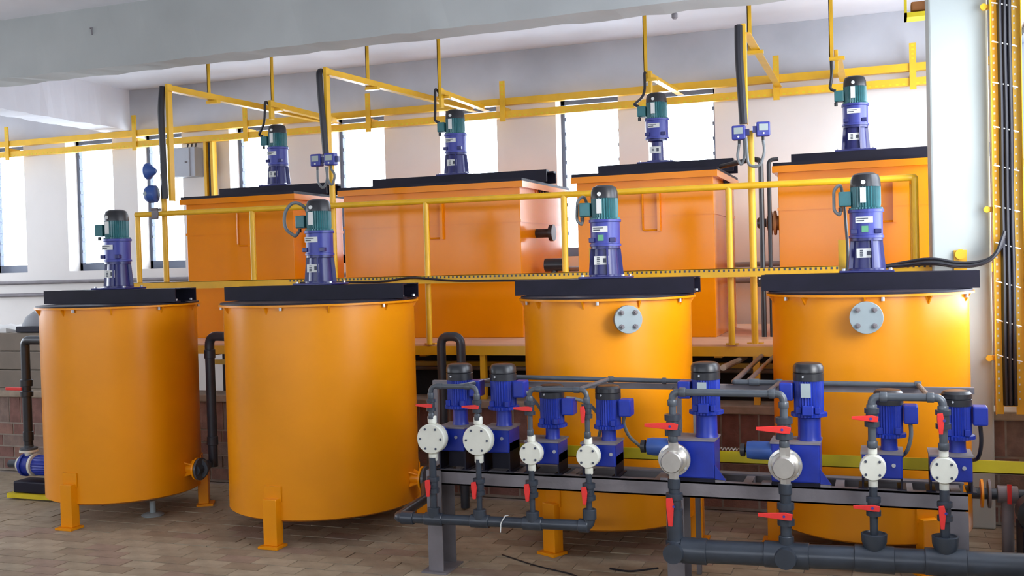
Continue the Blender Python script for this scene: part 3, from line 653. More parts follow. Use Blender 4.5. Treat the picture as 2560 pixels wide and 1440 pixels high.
# ============================================================ PUMP BENCH
BT = .54
t = thing('pump_bench', (-.95, 4.88, 0), 'long grey steel channel bench carrying all the metering pumps', 'bench'); o = t.location.copy()
def chan(y, back):
    b = MB(o); b.box(-2.20, .344, y, y+.008, .464, BT)
    s_ = -1 if back else 1; e = sorted((y, y+s_*.05)); b.box(-2.20, .344, e[0], e[1], BT-.008, BT); b.box(-2.20, .344, e[0], e[1], .464, .472)
    return b.build('side_beam', 'gunmetal', t, smooth=False)
chan(4.88, False); chan(5.168, True)
for x in (-2.19, -1.78, -1.5, -1.05, -.62, -.2, .1, .30):
    MB(o).box(x-.02, x+.02, 4.93, 5.12, BT-.05, BT-.008).build('cross_member', 'gunmetal', t, smooth=False)
for x0, x1, yy in ((-2.267, -2.184, 4.865), (-.997, -.913, 4.865), (.262, .344, 4.868)):
    b = MB(o); zt = .463 if x0 > -2 else .54
    b.box(x0, x1, yy, yy+.008, .01, zt); b.box(x0, x1, yy+.17, yy+.178, .01, zt); b.box(x0, x0+.008, yy+.008, yy+.17, .01, zt)
    l = b.build('leg', 'gunmetal', t, smooth=False)
    MB(o).box(x0-.03, x1+.03, yy-.03, yy+.2, 0, .0099).build('foot_plate', 'gunmetal', l, smooth=False)

# ============================================================ METERING PUMPS
def bolts(o, par, c, R, n, ph, r=.006, m_='ink'):
    for k in range(n):
        a = ph+2*pi*k/n; p = Vector(c)+V(cos(a)*R, 0, sin(a)*R)
        MB(o).lathe(p, [(r, 0), (r, .004)], 8, (0, -1, 0)).build('bolt', m_, par)
def pump(kind, hx, hz, mx, label, group=None):
    """hx,hz: centre of pump head; mx: motor axis X"""
    if kind == 'small': P = dict(my=4.98, gz0=.592, gz1=.708, gx0=-.12, gx1=.055, neck=.036, fz=.772, mr=.062, cz=.925, top=.988, hr=.056, nb=4, box=1)
    elif kind == 'medium': P = dict(my=4.99, gz0=.64, gz1=.765, gx0=-.09, gx1=.06, neck=.04, fz=.855, mr=.067, cz=1.01, top=1.09, hr=.077, nb=6, box=1)
    else: P = dict(my=4.98, gz0=.556, gz1=.742, gx0=-.17, gx1=.05, neck=.052, fz=.858, mr=.068, cz=1.03, top=1.108, hr=.076, nb=0, box=-1)
    t = thing('metering_pump', (mx, P['my'], BT), label, 'pump', group); o = t.location.copy(); my = P['my']
    g = MB(o).box(mx+P['gx0'], mx+P['gx1'], 4.885, 5.06, P['gz0'], P['gz1']).build('gearbox', 'blue', t, bevel=.008, smooth=False)
    MB(o).box(mx+P['gx0']-.004, mx+P['gx1']+.004, 4.881, 5.064, P['gz1']-.006, P['gz1']+.003).build('gearbox_lid', 'gunmetal', g, smooth=False)
    MB(o).lathe((mx, my, 0), [(P['neck']*1.1, P['gz1']+.003), (P['neck'], P['gz1']+.02), (P['neck'], P['fz']-.008), (P['neck']*1.2, P['fz']-.002)], 24).build('neck', 'blue', t)
    m_ = MB(o).lathe((mx, my, 0), [(P['mr']*.8, P['fz']-.002), (P['mr']*1.22, P['fz']), (P['mr']*1.22, P['fz']+.016), (P['mr'], P['fz']+.02), (P['mr'], P['cz'])], 64, star=.07).build('motor', 'blue', t)
    for sx in (-1, 1): MB(o).cbox((mx+sx*P['mr']*.62, my-P['mr']*.85, P['fz']+.033), (.024, .03, .03)).build('lug', 'blue', m_, bevel=.003, smooth=False)
    h = P['top']-P['cz']; r = P['mr']+.003
    c_ = MB(o).lathe((mx, my, P['cz']), [(r, -.004), (r, h*.38), (r-.004, h*.42), (r, h*.46), (r-.001, h*.78), (r-.010, h*.95), (r-.02, h)], 32).build('fan_cowl', 'blackp', t)
    MB(o).cyl((mx-.02, my-r+.002, P['cz']+.018), (mx-.02, my-r-.004, P['cz']+.018), .005, n=8).build('screw', 'zinc', c_)
    s_ = P['box']; zc = (P['fz']+P['cz'])/2+.03
    tb = MB(o).cbox((mx+s_*(P['mr']+.032), my-.005, zc), (.062, .085, .085)).build('terminal_box', 'blue', t, bevel=.007, smooth=False)
    if kind == 'large':
        l = MB(o).cbox((mx-.008, my-P['mr']-.003, zc+.01), (.044, .006, .065)).build('name_plate', 'flange', m_, smooth=False)
        MB(o).cbox((mx-.0, my-P['mr']*1.2, P['fz']+.035), (.05, .03, .045)).build('lug', 'blue', m_, bevel=.004, smooth=False)
        # stroke adjuster on the side
        a = MB(o).lathe((mx+P['gx0']+.012, 4.93, .695), [(.044, 0), (.044, .10), (.040, .125)], 28, (-1, 0, 0)).build('adjuster_barrel', 'bluec', t)
        MB(o).lathe((mx+P['gx0']-.11, 4.93, .695), [(.012, 0), (.012, .012), (.032, .014), (.032, .034), (.02, .038)], 20, (-1, 0, 0)).build('adjuster_knob', 'blackp', t)
        for sx in (P['gx0']-.0, P['gx1']+.045):
            MB(o).box(mx+sx-.045, mx+sx+.0, 4.885, 4.935, BT, BT+.012).build('foot', 'gunmetal', t, smooth=False)
        b = MB(o); x = mx+P['gx1']; b.add([(x, 4.885, P['gz0']), (x, 4.885, P['gz0']+.07), (x+.05, 4.885, P['gz0']-.003), (x, 4.895, P['gz0']), (x, 4.895, P['gz0']+.07), (x+.05, 4.895, P['gz0']-.003)],
            [(0, 1, 2), (5, 4, 3), (0, 3, 4, 1), (1, 4, 5, 2), (2, 5, 3, 0)]); b.build('foot_web', 'blue', t, smooth=False)
        MB(o).box(mx+P['gx0']+.002, mx+P['gx1']-.002, 4.89, 5.05, BT, P['gz0']+.002).build('base', 'black', t, smooth=False)
    else:
        for sx in (P['gx0']+.004, P['gx1']-.004):
            b = MB(o); b.box(mx+sx-.004, mx+sx+.004, 4.90, 5.05, BT+.006, P['gz0']+.05); b.box(mx+sx-.02, mx+sx+.02, 4.90, 5.05, BT, BT+.006)
            b.build('foot', 'black', t, smooth=False)
        if kind == 'medium': MB(o).box(mx-.06, mx+.05, 4.96, 5.05, BT+.006, P['gz0']-.001).build('base', 'black', t, smooth=False)
        MB(o).lathe((hx+.088 if kind == 'small' else hx+.09, 4.885, hz-.008), [(.009, 0), (.009, .004)], 12, (0, -1, 0)).build('sight_plug', 'zinc', t)
    # pump head
    hr = P['hr']
    if kind != 'large':
        MB(o).cyl((hx, 4.887, hz), (hx, 4.815, hz), hr*.7, n=24).build('head_spacer', 'blue', t)
        hd = MB(o).lathe((hx, 4.818, hz), [(hr*.97, 0), (hr, .004), (hr, .02), (hr*.955, .0205), (hr*.955, .0235), (hr, .024), (hr, .052), (hr*.95, .058)], 44, (0, -1, 0)).build('pump_head', 'white', t)
        bolts(o, hd, (hx, 4.7605, hz), hr*.74, P['nb'], pi/4 if P['nb'] == 4 else 0)
        vr = .020 if kind == 'small' else .023; vl = .040 if kind == 'small' else .046
        for s_ in (-1, 1):
            MB(o).lathe((hx, 4.79, hz+s_*(hr-.006)), [(vr*.8, 0), (vr*.8, .008), (vr, .01), (vr, vl-.004), (vr*.9, vl)], 20, (0, 0, s_)).build('valve_cap', 'white', t)
    else:
        MB(o).cyl((hx, 4.887, hz), (hx, 4.81, hz), hr*.7, n=24).build('head_spacer', 'blue', t)
        hd = MB(o).lathe((hx, 4.812, hz), [(hr, 0), (hr, .020), (hr*.84, .022), (hr*.80, .034), (hr*.66, .040), (hr*.66, .092), (hr*.60, .098)], 44, (0, -1, 0)).build('pump_head', 'steel', t)
        bolts(o, hd, (hx, 4.789, hz), hr*.86, 8, .2, .007, 'zinc')
        for s_ in (-1, 1):
            MB(o).lathe((hx, 4.78, hz+s_*(hr*.55)), [(.026, 0), (.026, .045)], 6, (0, 0, s_)).build('adapter_nut', 'steel', t)
    return t, P
PX = [-2.19, -1.935, -1.652, -1.358, -.939, -.428, -.049, .243]
HZ = [.723, .724, .667, .664, .660, .654, .663, .663]
KN = ['medium', 'medium', 'small', 'small', 'large', 'large', 'small', 'small']
MX = [-2.115, -1.868, -1.60, -1.303, -.812, -.33, .022, .31]
LB = ['metering pump with a six bolt cream head, at the bench end by the largest tank', 'metering pump with a six bolt cream head, second from the largest tank',
      'small metering pump with a four bolt cream head, next to the six bolt pumps', 'small metering pump with a four bolt cream head at mid bench, beside a steel head',
      'large blue metering pump with a round steel head, over the middle bench leg', 'large blue metering pump with a round steel head, beside the tank nearest the column',
      'small metering pump with white head and ribbed conduit, next to a steel head', 'small metering pump with white head, last at the bench end near the column']
PP = [pump(KN[i], PX[i], HZ[i], MX[i], LB[i]) for i in range(8)]
# conduits from terminal boxes
cable([(.115, 4.97, .83), (.118, 4.97, .78), (.10, 4.98, .70), (.06, 5.06, .655), (.04, 5.15, .64)], .009, 'conduit', 'ribbed grey conduit curving down from the pump near the column', bend=.06)
cable([(.405, 4.97, .83), (.41, 4.97, .76), (.40, 5.0, .68), (.37, 5.14, .64)], .009, 'cable', 'dark conduit curving down from the last pump of the bench', bend=.06)
cable([(-1.215, 4.97, .84), (-1.235, 5.0, .80), (-1.22, 5.05, .72), (-1.18, 5.18, .64)], .009, 'conduit', 'grey conduit curving down beside the small pump at mid bench', bend=.06)
cable([(-1.52, 4.97, .92), (-1.45, 5.0, .91), (-1.38, 5.02, .86), (-1.36, 5.06, .78), (-1.40, 5.12, .68), (-1.44, 5.18, .64)], .009, 'conduit', 'grey conduit arching between the two small cream headed pumps', bend=.06)
cable([(-1.78, 4.97, .98), (-1.72, 5.0, .92), (-1.68, 5.04, .85), (-1.66, 5.1, .74), (-1.68, 5.18, .64)], .009, 'conduit', 'grey conduit arching down between the six bolt and four bolt pumps', bend=.06)

# ============================================================ PIPEWORK OF THE PUMPS
YP = 4.78
def pipe_thing(name, segs, loc, label, m_='pvcl', cat='pipe', fittings=()):
    t = thing(name, loc, label, cat); o = t.location.copy()
    for pts, r, bend in segs: MB(o).tube(pts, r, 16, bend, 6).build('pipe', m_, t)
    for c, ax, r, l in fittings: MB(o).lathe(Vector(c)-Vector(ax).normalized()*l/2, [(r*.93, 0), (r, .003), (r, l-.003), (r*.93, l)], 18, ax).build('fitting', m_, t)
    return t
def headtop(i): return HZ[i]+(.098 if KN[i] == 'medium' else .086 if KN[i] == 'small' else .085)
def headbot(i): return HZ[i]-(.098 if KN[i] == 'medium' else .086 if KN[i] == 'small' else .085)
def discharge(a, b, zh, r, label):
    A, B = PX[a], PX[b]; za, zb = headtop(a), headtop(b)
    fit = []
    for i, z0 in ((a, za), (b, zb)):
        fit.append(((PX[i], YP, z0+.018), (0, 0, 1), r*1.3, .03)); fit.append(((PX[i], YP, zh-.05), (0, 0, 1), r*1.3, .03))
    fit.append(((A+.05, YP, zh), (1, 0, 0), r*1.28, .03)); fit.append(((B-.05, YP, zh), (1, 0, 0), r*1.28, .03))
    return pipe_thing('discharge_pipe', [([(A, YP, za), (A, YP, zh), (B, YP, zh), (B, YP, zb)], r, .035)], ((A+B)/2, YP, za), label, fittings=fit)
discharge(0, 1, .994, .0125, 'thin grey pipe arch joining the two six bolt pump heads')
discharge(2, 3, .987, .0125, 'thin grey pipe arch joining the two small cream pump heads at mid bench')
discharge(4, 5, .984, .0175, 'thick grey pipe arch joining the two steel pump heads')
discharge(6, 7, .979, .0175, 'thick grey pipe arch joining the two white pump heads near the column')
def valve(i, z, L, horiz, s, where):
    x = PX[i]; big = KN[i] == 'large'; r = .029*s
    t = thing('ball_valve', (x, YP, z), where, 'valve'); o = t.location.copy()
    MB(o).lathe((x, YP, z), [(r*.75, -.045*s), (r*1.15, -.043*s), (r*1.15, -.02*s), (r*.9, -.018*s), (r*.95, 0), (r*.9, .018*s), (r*1.15, .02*s), (r*1.15, .043*s), (r*.75, .045*s)], 28).build('valve_body', 'pvc', t)
    MB(o).cyl((x, YP, z), (x, YP-.036*s, z), .011*s, n=14).build('stem', 'pvc', t)
    y0 = YP-.036*s; w0, w1 = .015*s, .008*s; yb = y0-.012
    if horiz: q = [(x+.026*s, z-w0), (x+.03*s, z+w0*.6), (x, z+w0), (x-L, z+w1), (x-L, z-w1*.6), (x, z-w0)]
    else: q = [(x-.012-w0, z+.03*s), (x-.012+w0*.6, z+.034*s), (x-.012+w0, z), (x-.012+w1, z-L+.03), (x-.012-w1, z-L+.03), (x-.012-w0, z)]
    b = MB(o); n = len(q)
    b.add([(a, y0, c) for a, c in q]+[(a, yb, c) for a, c in q], [tuple(range(n)), tuple(range(2*n-1, n-1, -1))]+[(k, k+n, (k+1) % n+n, (k+1) % n) for k in range(n)])
    h = b.build('handle', 'red', t, bevel=.002, smooth=False)
    if big or i > 5: MB(o).cyl((q[2][0]-.0 if not horiz else x-.004, yb, z), (q[2][0] if not horiz else x-.004, yb-.002, z), .006, n=10).build('hub_cap', 'violet', h)
whr = ['pump at the bench end by the largest tank', 'second six bolt pump', 'first small four bolt pump', 'small pump at mid bench', 'steel headed pump over the middle leg', 'steel headed pump by the bright tank', 'white headed pump next to the steel one', 'last white headed pump near the column']
for i, (z, L, hz_, s) in enumerate([(.897, .07, 1, .72), (.895, .07, 1, .72), (.893, .075, 1, .8), (.885, .085, 0, .8), (.829, .125, 1, 1.15), (.828, .12, 1, 1.15), (.887, .085, 1, .95), (.886, .09, 0, .95)]):
    valve(i, z, L, hz_, s, 'red handled valve above the '+whr[i])
for i, (z, L, hz_, s) in enumerate([(.485, .085, 0, .95), (.487, .085, 0, .95), (.49, .085, 0, .95), (.49, .085, 0, .95), (.452, .125, 0, 1.2), (.434, .12, 1, 1.15), (.491, .085, 1, .95), (.485, .1, 0, .95)]):
    valve(i, z, L, hz_, s, 'red handled valve below the '+whr[i])
# suction manifold 1
def mz(x): return .303+(x+2.386)*.018
segs = [([(-2.25, 5.10, .315), (-2.40, YP+.02, .302), (-2.36, YP, mz(-2.36)), (PX[3], YP, mz(PX[3])), (PX[3], YP, headbot(3))], .0265, .03)]
segs = [([(-2.60, 5.56, .295), (-2.46, 5.26, .29), (-2.40, YP+.0, mz(-2.386)), (PX[3], YP, mz(PX[3])), (PX[3], YP, .40)], .0265, .035),
        ([(PX[3], YP, .38), (PX[3], YP, headbot(3))], .0145, 0)]
fit = [((-2.34, YP, mz(-2.34)), (1, 0, 0), .034, .07), ((PX[3]-.03, YP, mz(PX[3])), (1, 0, 0), .034, .05), ((PX[3], YP, .38), (0, 0, 1), .034, .05)]
for i in range(3):
    segs.append(([(PX[i], YP, mz(PX[i])), (PX[i], YP, headbot(i))], .0145 if i else .019, 0))
    fit += [((PX[i], YP, mz(PX[i])), (1, 0, 0), .034, .10), ((PX[i], YP, mz(PX[i])+.035), (0, 0, 1), .033, .05)]
pipe_thing('suction_manifold', segs, (-1.9, YP, .3), 'dark grey pipe manifold low beneath the four cream headed pumps', 'pvc', fittings=fit)
q = MB((-1.72, YP, .3)); q.tube([(-1.80, YP-.029, mz(-1.8)+.02), (-1.795, YP-.01, mz(-1.8)+.034), (-1.79, YP+.02, mz(-1.8)+.03)], .003, 6); q.tube([(-1.815, YP-.03, mz(-1.8)-.045), (-1.812, YP-.03, mz(-1.8)), (-1.80, YP-.029, mz(-1.8)+.02)], .003, 6, .01)
tag(q.build('cable_tie', 'label', loc=(-1.72, YP, .3)), 'white tie looped round the low pipe manifold', 'cable tie')
# suction manifold 2
def nz(x): return .233+(x+.937)*.0235
segs = [([(PX[4], YP, nz(PX[4])), (.84, YP, nz(.84))], .054, 0), ([(PX[4], YP, nz(PX[4])), (PX[4], YP, .41)], .038, 0), ([(PX[4], YP, .41), (PX[4], YP, headbot(4))], .027, 0),
        ([(PX[5], YP, nz(PX[5])), (PX[5], YP, headbot(5))], .025, 0), ([(PX[6], YP, nz(PX[6])), (PX[6], YP, headbot(6))], .0175, 0), ([(PX[7], YP, nz(PX[7])), (PX[7], YP, headbot(7))], .02, 0)]
fit = [((PX[4]+.09, YP, nz(-.85)), (1, 0, 0), .062, .12), ((PX[4], YP, nz(PX[4])), (0, 0, 1), .046, .10), ((PX[5], YP, nz(PX[5])), (1, 0, 0), .061, .2), ((PX[5], YP, nz(PX[5])+.06), (0, 0, 1), .034, .06),
       ((PX[6], YP, nz(PX[6])), (1, 0, 0), .061, .17), ((PX[7], YP, nz(PX[7])), (1, 0, 0), .061, .17), ((PX[5], YP, .55), (0, 0, 1), .03, .05), ((PX[4], YP, .55), (0, 0, 1), .03, .05)]
t = pipe_thing('suction_manifold', segs, (-.1, YP, .25), 'thick dark grey pipe manifold low beneath the steel and white headed pumps', 'pvc', fittings=fit)
o = t.location.copy()
for i in (6, 7): MB(o).lathe((PX[i], YP, nz(PX[i])+.03), [(.036, 0), (.054, .05), (.056, .085), (.048, .087), (.044, .08)], 26).build('reducer_cup', 'pvc', t)
for x, zz in ((PX[4], nz(PX[4])), (PX[5], nz(PX[5]))):
    MB(o).lathe((x, YP-.03, zz), [(.03, 0), (.048, .002), (.05, .03), (.046, .05)], 24, (0, -1, 0)).build('end_cap', 'pvc', t)
# header pipes behind the pumps
t = pipe_thing('delivery_pipe', [([(-1.86, 5.15, 1.003), (-.80, 5.15, .99)], .0125, 0), ([(-2.15, 5.0, .985), (-1.98, 5.15, .985), (-1.86, 5.15, 1.003)], .0125, .03)], (-1.3, 5.15, .99), 'thin dark grey pipe running behind the cream headed pumps', 'pvcl',
    fittings=[((-1.33, 5.15, .997), (1, 0, 0), .017, .03), ((-1.05, 5.15, .993), (1, 0, 0), .017, .02)])
t = pipe_thing('delivery_pipe', [([(-.715, 6.56, .992), (-.70, 5.15, .992), (.165, 5.15, .988)], .0135, .01), ([(-.645, 6.56, .985), (-.635, 5.15, .992)], .012, 0)], (-.5, 5.15, .99), 'grey pipe behind the steel headed pumps with two branches running back under the platform', 'pvcl',
    fittings=[((-.60, 5.15, .992), (1, 0, 0), .019, .05), ((-.48, 5.15, .992), (1, 0, 0), .019, .03), ((.155, 5.15, .988), (1, 0, 0), .019, .03)])
cable([(.155, 5.15, .99), (.185, 4.80, .983)], .011, 'rpipe', 'short beige link pipe crossing to the arch near the column', cat='pipe', name='link_pipe', bend=0, n=10)
cable([(-.50, 4.79, .985), (-.475, 5.15, .992)], .012, 'pvcl', 'short pale grey link pipe crossing to the arch of the steel heads', cat='pipe', name='link_pipe', bend=0, n=10)
cable([(-1.40, 4.79, .988), (-1.34, 5.15, .998)], .011, 'pvcl', 'short pale grey link pipe crossing to the arch of the small cream heads', cat='pipe', name='link_pipe', bend=0, n=10)
cable([(-2.04, 4.79, .994), (-1.98, 5.13, .99)], .011, 'pvcl', 'short pale grey link pipe crossing to the arch of the six bolt heads', cat='pipe', name='link_pipe', bend=0, n=10)
t = thing('pipe_support', (-.8, 5.19, 0), 'grey square steel rail on uprights behind the metering pumps', 'frame'); o = t.location.copy()
MB(o).box(-2.36, .40, 5.18, 5.21, .945, .975).build('rail', 'gunmetal', t, smooth=False)
for x in (-2.345, -.985, -.90, .322): MB(o).box(x-.012, x+.012, 5.182, 5.208, 0.001 if abs(x) > .9 else .001, .9449).build('upright', 'gunmetal', t, smooth=False)
b = MB(o)
for x in (-1.02, -.99): b.cyl((x, 5.176, .955), (x, 5.165, .955), .008, n=8)
b.build('clamp_bolt', 'gunmetal', t)
# low yellow tray behind pumps
t = thing('low_cable_tray', (-.5, 5.25, 0), 'low lemon yellow cable tray passing behind the metering pumps and out beside the column', 'cable tray'); o = t.location.copy()
b = MB(o); b.box(-2.36, .85, 5.215, 5.219, .572, .632); b.box(-2.36, .85, 5.215, 5.255, .572, .576); b.build('side_rail', 'lemon', t, smooth=False)
for x in (-2.34, -1.02, .325): MB(o).box(x-.015, x+.015, 5.222, 5.25, 0, .5719).build('stand', 'lemon', t, smooth=False)
b = MB((-.9, 5.26, .63)); pts = [(-.95+.006*k, 5.237+.009*cos(k*2.1), .640+.009*sin(k*2.1)) for k in range(70)]
b.tube(pts, .003, 5); tag(b.build('spiral_conduit', 'zinc', loc=(-.9, 5.26, .63)), 'ribbed metal conduit lying along the low yellow tray between the steel headed pumps', 'conduit')
t = tag(MB((-.62, 5.26, .64)).tube([(-.53+.0, 5.237, .646), (-.5, 5.235, .662), (-.46, 5.237, .646)], .006, 8, .02).build('zinc_clip', 'zinc', loc=(-.62, 5.26, .64)), 'shiny metal clip on the low yellow tray behind the steel heads', 'clip')

# ============================================================ TRANSFER PIPES AND PUMPS
cable([(-2.753, 6.2, .012), (-2.753, 6.2, 1.145), (-2.612, 6.2, 1.145), (-2.612, 6.2, .70), (-2.612, 6.2, .012)], .030, 'pvc', 'thick dark grey inverted U pipe standing behind the six bolt pumps', cat='pipe', name='u_bend_pipe', bend=.055, n=16)
t = pipe_thing('transfer_pipe', [([(-3.97, 5.83, 1.17), (-4.15, 5.88, 1.17), (-4.365, 5.9, 1.175), (-4.365, 5.9, .27)], .032, .07)], (-4.365, 5.9, 0), 'dark grey pipe rising between the first two round tanks and bending into the largest', 'pvc',
    fittings=[((-4.365, 5.9, 1.05), (0, 0, 1), .038, .06), ((-4.20, 5.885, 1.173), (1, 0, 0), .038, .04), ((-4.06, 5.855, 1.17), (1, -.2, 0), .07, .02), ((-4.365, 5.9, .45), (0, 0, 1), .038, .06)])
def transfer_pump(x, y, lb):
    t = thing('transfer_pump', (x, y, 0), lb, 'pump'); o = t.location.copy()
    bs = MB(o).box(x-.14, x+.36, y-.1, y+.1, .012, .045).build('base_frame', 'lemon', t, smooth=False)
    MB(o).box(x-.10, x+.34, y-.08, y+.08, .0455, .13).build('dark_block', 'black', t, bevel=.01, smooth=False)
    v = MB(o).lathe((x-.09, y, .24), [(.04, 0), (.062, .01), (.062, .035), (.085, .036), (.085, .055), (.075, .056), (.075, .11)], 28, (1, 0, 0)).build('volute', 'blue', t)
    MB(o).lathe((x-.10, y, .24), [(.03, -.02), (.058, 0), (.058, .014), (.04, .016)], 24, (1, 0, 0)).build('suction_flange', 'white', t)
    MB(o).lathe((x+.03, y, .24), [(.082, 0), (.082, .02), (.07, .022)], 28, (1, 0, 0)).build('casing_ring', 'white', t)
    MB(o).lathe((x+.04, y, .24), [(.06, 0), (.075, .03), (.075, .20), (.06, .25)], 48, (1, 0, 0), star=.06).build('motor', 'blue', t)
    MB(o).lathe((x-.02, y, .30), [(.03, 0), (.03, .03), (.065, .035), (.065, .05), (.03, .052)], 24).build('discharge_flange', 'white', t)
    MB(o).lathe((x-.02, y, .353), [(.062, 0), (.062, .012), (.035, .016), (.035, .03)], 24).build('discharge_flange', 'pvcl', t)
    MB(o).cyl((x-.20, y, .24), (x-.12, y, .24), .03, n=14).build('suction_pipe', 'pvc', t)
    return t
transfer_pump(-5.88, 5.80, 'blue electric transfer pump with cream flange on a lemon yellow base')
t = pipe_thing('transfer_pipe', [([(-5.90, 5.80, .383), (-5.90, 5.80, 1.155), (-5.43, 5.74, 1.155)], .032, .05)], (-5.90, 5.80, .383), 'dark pipe with a red handled valve rising from the transfer pump', 'blackp',
    fittings=[((-5.90, 5.80, .84), (0, 0, 1), .045, .05), ((-5.90, 5.80, .76), (0, 0, 1), .045, .04), ((-5.90, 5.80, .45), (0, 0, 1), .037, .07)])
o = t.location.copy(); MB(o).cbox((-5.98, 5.76, .80), (.15, .012, .022)).build('valve_handle', 'red', t, bevel=.004, smooth=False)
# second valve set between first two tanks
t = thing('drain_valve', (-4.30, 5.82, .30), 'dark grey drain valve between the first two round tanks', 'valve'); o = t.location.copy()
MB(o).tube([(-4.36, 5.82, .30), (-4.31, 5.75, .30), (-4.30, 5.62, .30)], .032, 14, .03).build('pipe', 'pvc', t)
MB(o).lathe((-4.315, 5.70, .30), [(.03, 0), (.065, .002), (.065, .02), (.03, .022)], 22, (0, -1, 0)).build('flange', 'pvcl', t)
t = thing('drain_stub', (-4.58, 5.45, 0), 'pale round drain plate on the floor under the first round tank', 'drain'); o = t.location.copy()
MB(o).lathe((-4.60, 5.55, 0), [(.07, 0), (.075, .008), (.05, .02), (.02, .022), (.02, .10)], 24).build('drain_plate', 'flange', t)

# junk under the platform
t = thing('under_deck_pump', (-4.1, 7.25, .30), 'dark pump and pale fittings in the shade under the platform', 'pump'); o = t.location.copy()
MB(o).lathe((-4.55, 7.2, .78), [(.06, 0), (.09, .02), (.09, .25), (.07, .30)], 20, (1, 0, 0)).build('motor', 'blackp', t)
MB(o).box(-4.6, -4.0, 7.12, 7.28, 0, .69).build('dark_block', 'black', t, smooth=False)
for x in (-4.48, -4.2): MB(o).cyl((x, 7.1, .80), (x+.07, 7.1, .80), .03, n=10).build('fitting', 'label', t)
t = thing('under_deck_pipe', (-3.2, 7.0, 0), 'pale horizontal pipe in the dark under the platform', 'pipe'); o = t.location.copy()
MB(o).cyl((-5.0, 7.05, .845), (.1, 7.05, .845), .016, n=10).build('pipe', 'rpipe', t)
for x in (-4.8, -2.9, -.1): MB(o).box(x-.015, x+.015, 7.04, 7.06, 0, .84).build('stand', 'gunmetal', t, smooth=False)
for (a, b_, lb) in (((-.86, 5.9, .985), (-.86, 6.9, .95), 'brown pipe slanting back under the platform beside the grey branches'),):
    cable([a, b_], .018, 'rpipe', lb, cat='pipe', name='brown_pipe', bend=0, n=10)

# ============================================================ LEFT: stored boards and sheets
for k in range(3):
    z = .676+.158*k
    o_ = MB((-7.3, 6.9, z)).box(-8.3+.02*k, -6.35-.015*k, 6.70+.01*k, 7.4, z, z+.152).build('stored_board', 'board', bevel=.006, smooth=False, loc=(-7.3, 6.9, z))
    tag(o_, ['lowest grey brown board of the stack on the low brick wall', 'middle grey brown board of the stack on the low brick wall', 'top grey brown board of the stack, under the white sheet'][k], 'board')
b = MB((-7.2, 6.9, 1.146)); n = 16
vs = []; fs = []
for i in range(n+1):
    for j_ in range(7):
        x = -8.0+.93*i/n; y = 6.75+.45*j_/6
        z = 1.15+.16*(1-(i/n)**2)*(.6+.4*sin(j_*1.1))*(1-abs(j_-3)/3.6)+.02*sin(i*1.3+j_)+.015
        vs.append((x, y, max(z, 1.146)))
m0 = len(vs); vs += [(q[0], q[1], 1.145) for q in vs]
for i in range(n):
    for j_ in range(6):
        a = i*7+j_; fs.append((a, a+7, a+8, a+1)); fs.append((m0+a+1, m0+a+8, m0+a+7, m0+a))
for i in range(n): fs.append((i*7, m0+i*7, m0+i*7+7, i*7+7)); fs.append((i*7+6, i*7+13, m0+i*7+13, m0+i*7+6))
for j_ in range(6): fs.append((j_, j_+1, m0+j_+1, m0+j_)); fs.append((n*7+j_+1, n*7+j_, m0+n*7+j_, m0+n*7+j_+1))
b.add(vs, fs); tag(b.build('white_sheet', 'sheet', loc=(-7.2, 6.9, 1.146)), 'crumpled white sheet lying on the stacked boards', 'sheet')
b = MB((-6.45, 6.9, 1.144)); b.lathe((-6.82, 6.98, 1.146), [(.22, 0), (.215, .06), (.18, .13), (.11, .18), (.04, .20)], 14)
gb = b.build('grey_bundle', 'gsheet', loc=(-6.45, 6.9, 1.144)); tag(gb, 'grey cloth bundle on the stacked boards behind the first round tank', 'bundle')
b = MB((-6.2, 6.7, 1.146)); b.box(-6.92, -6.66, 6.705, 6.755, 1.147, 1.20); 
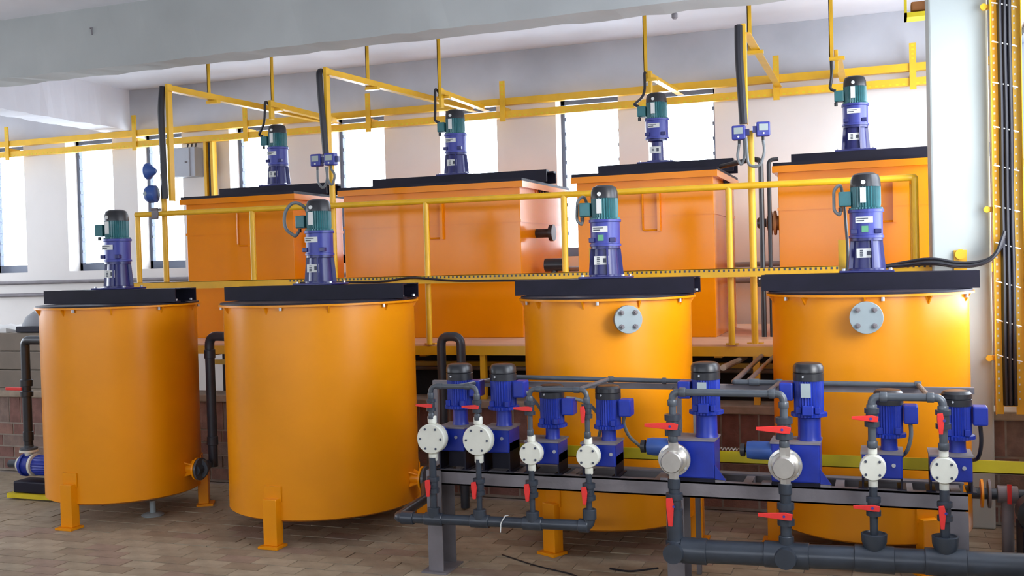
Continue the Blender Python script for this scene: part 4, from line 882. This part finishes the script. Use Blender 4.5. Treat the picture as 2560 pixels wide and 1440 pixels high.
tag(b.build('black_strap', 'black', bevel=.01, smooth=False, loc=(-6.2, 6.7, 1.146)), 'black folded strap under the grey cloth bundle', 'strap')

# ============================================================ RIGHT bottom: rusty valve and pump
t = thing('floor_valve', (.55, 5.7, 0), 'orange flanged valve with a red handle low beside the brick wall', 'valve'); o = t.location.copy()
MB(o).tube([(.43, 5.85, .34), (.60, 5.85, .34), (.80, 5.85, .34)], .03, 14).build('pipe', 'pvc', t)
for x in (.47, .505): MB(o).lathe((x, 5.85, .34), [(.03, 0), (.075, .002), (.075, .014), (.03, .016)], 20, (1, 0, 0)).build('flange', 'orange' if x < .5 else 'gunmetal', t)
MB(o).lathe((.60, 5.85, .34), [(.035, -.05), (.045, -.048), (.045, .048), (.035, .05)], 18, (1, 0, 0)).build('valve_body', 'gunmetal', t)
MB(o).box(.595, .615, 5.80, 5.815, .30, .40).build('handle', 'red', t, smooth=False)
MB(o).cyl((.60, 5.85, 0), (.60, 5.85, .33), .03, n=12).build('stand', 'gunmetal', t)
t = thing('dark_pump', (.72, 5.7, 0), 'dark shadowed pump on the floor by the right hand wall', 'pump'); o = t.location.copy()
MB(o).lathe((.70, 5.55, .30), [(.05, 0), (.085, .02), (.085, .14), (.06, .16)], 24, (0, 1, 0)).build('volute', 'blackp', t)
MB(o).box(.63, .79, 5.5, 5.78, 0, .24).build('base', 'black', t, bevel=.01, smooth=False)
t = thing('timber_plank', (.72, 6.3, .676), 'tan plank laid on the low brick wall beside the upright tray', 'plank'); o = t.location.copy()
MB(o).box(.775, .85, 6.2, 6.70, .676, .70).build('plank', 'board', t, smooth=False)
# dead leaf scraps and thin cord on the floor
cable([(-2.0, 5.25, .004), (-1.75, 5.10, .004), (-1.5, 5.0, .004), (-1.42, 4.9, .004)], .004, 'cable', 'thin dark cord lying on the brick floor beneath the pump manifold', name='loose_cord', bend=.08, n=6)
cable([(-1.36, 5.15, .005), (-1.25, 5.12, .005), (-1.12, 5.22, .005)], .006, 'cable', 'short dark offcut of cord on the floor near the orange tank leg', name='loose_cord', bend=.04, n=6)
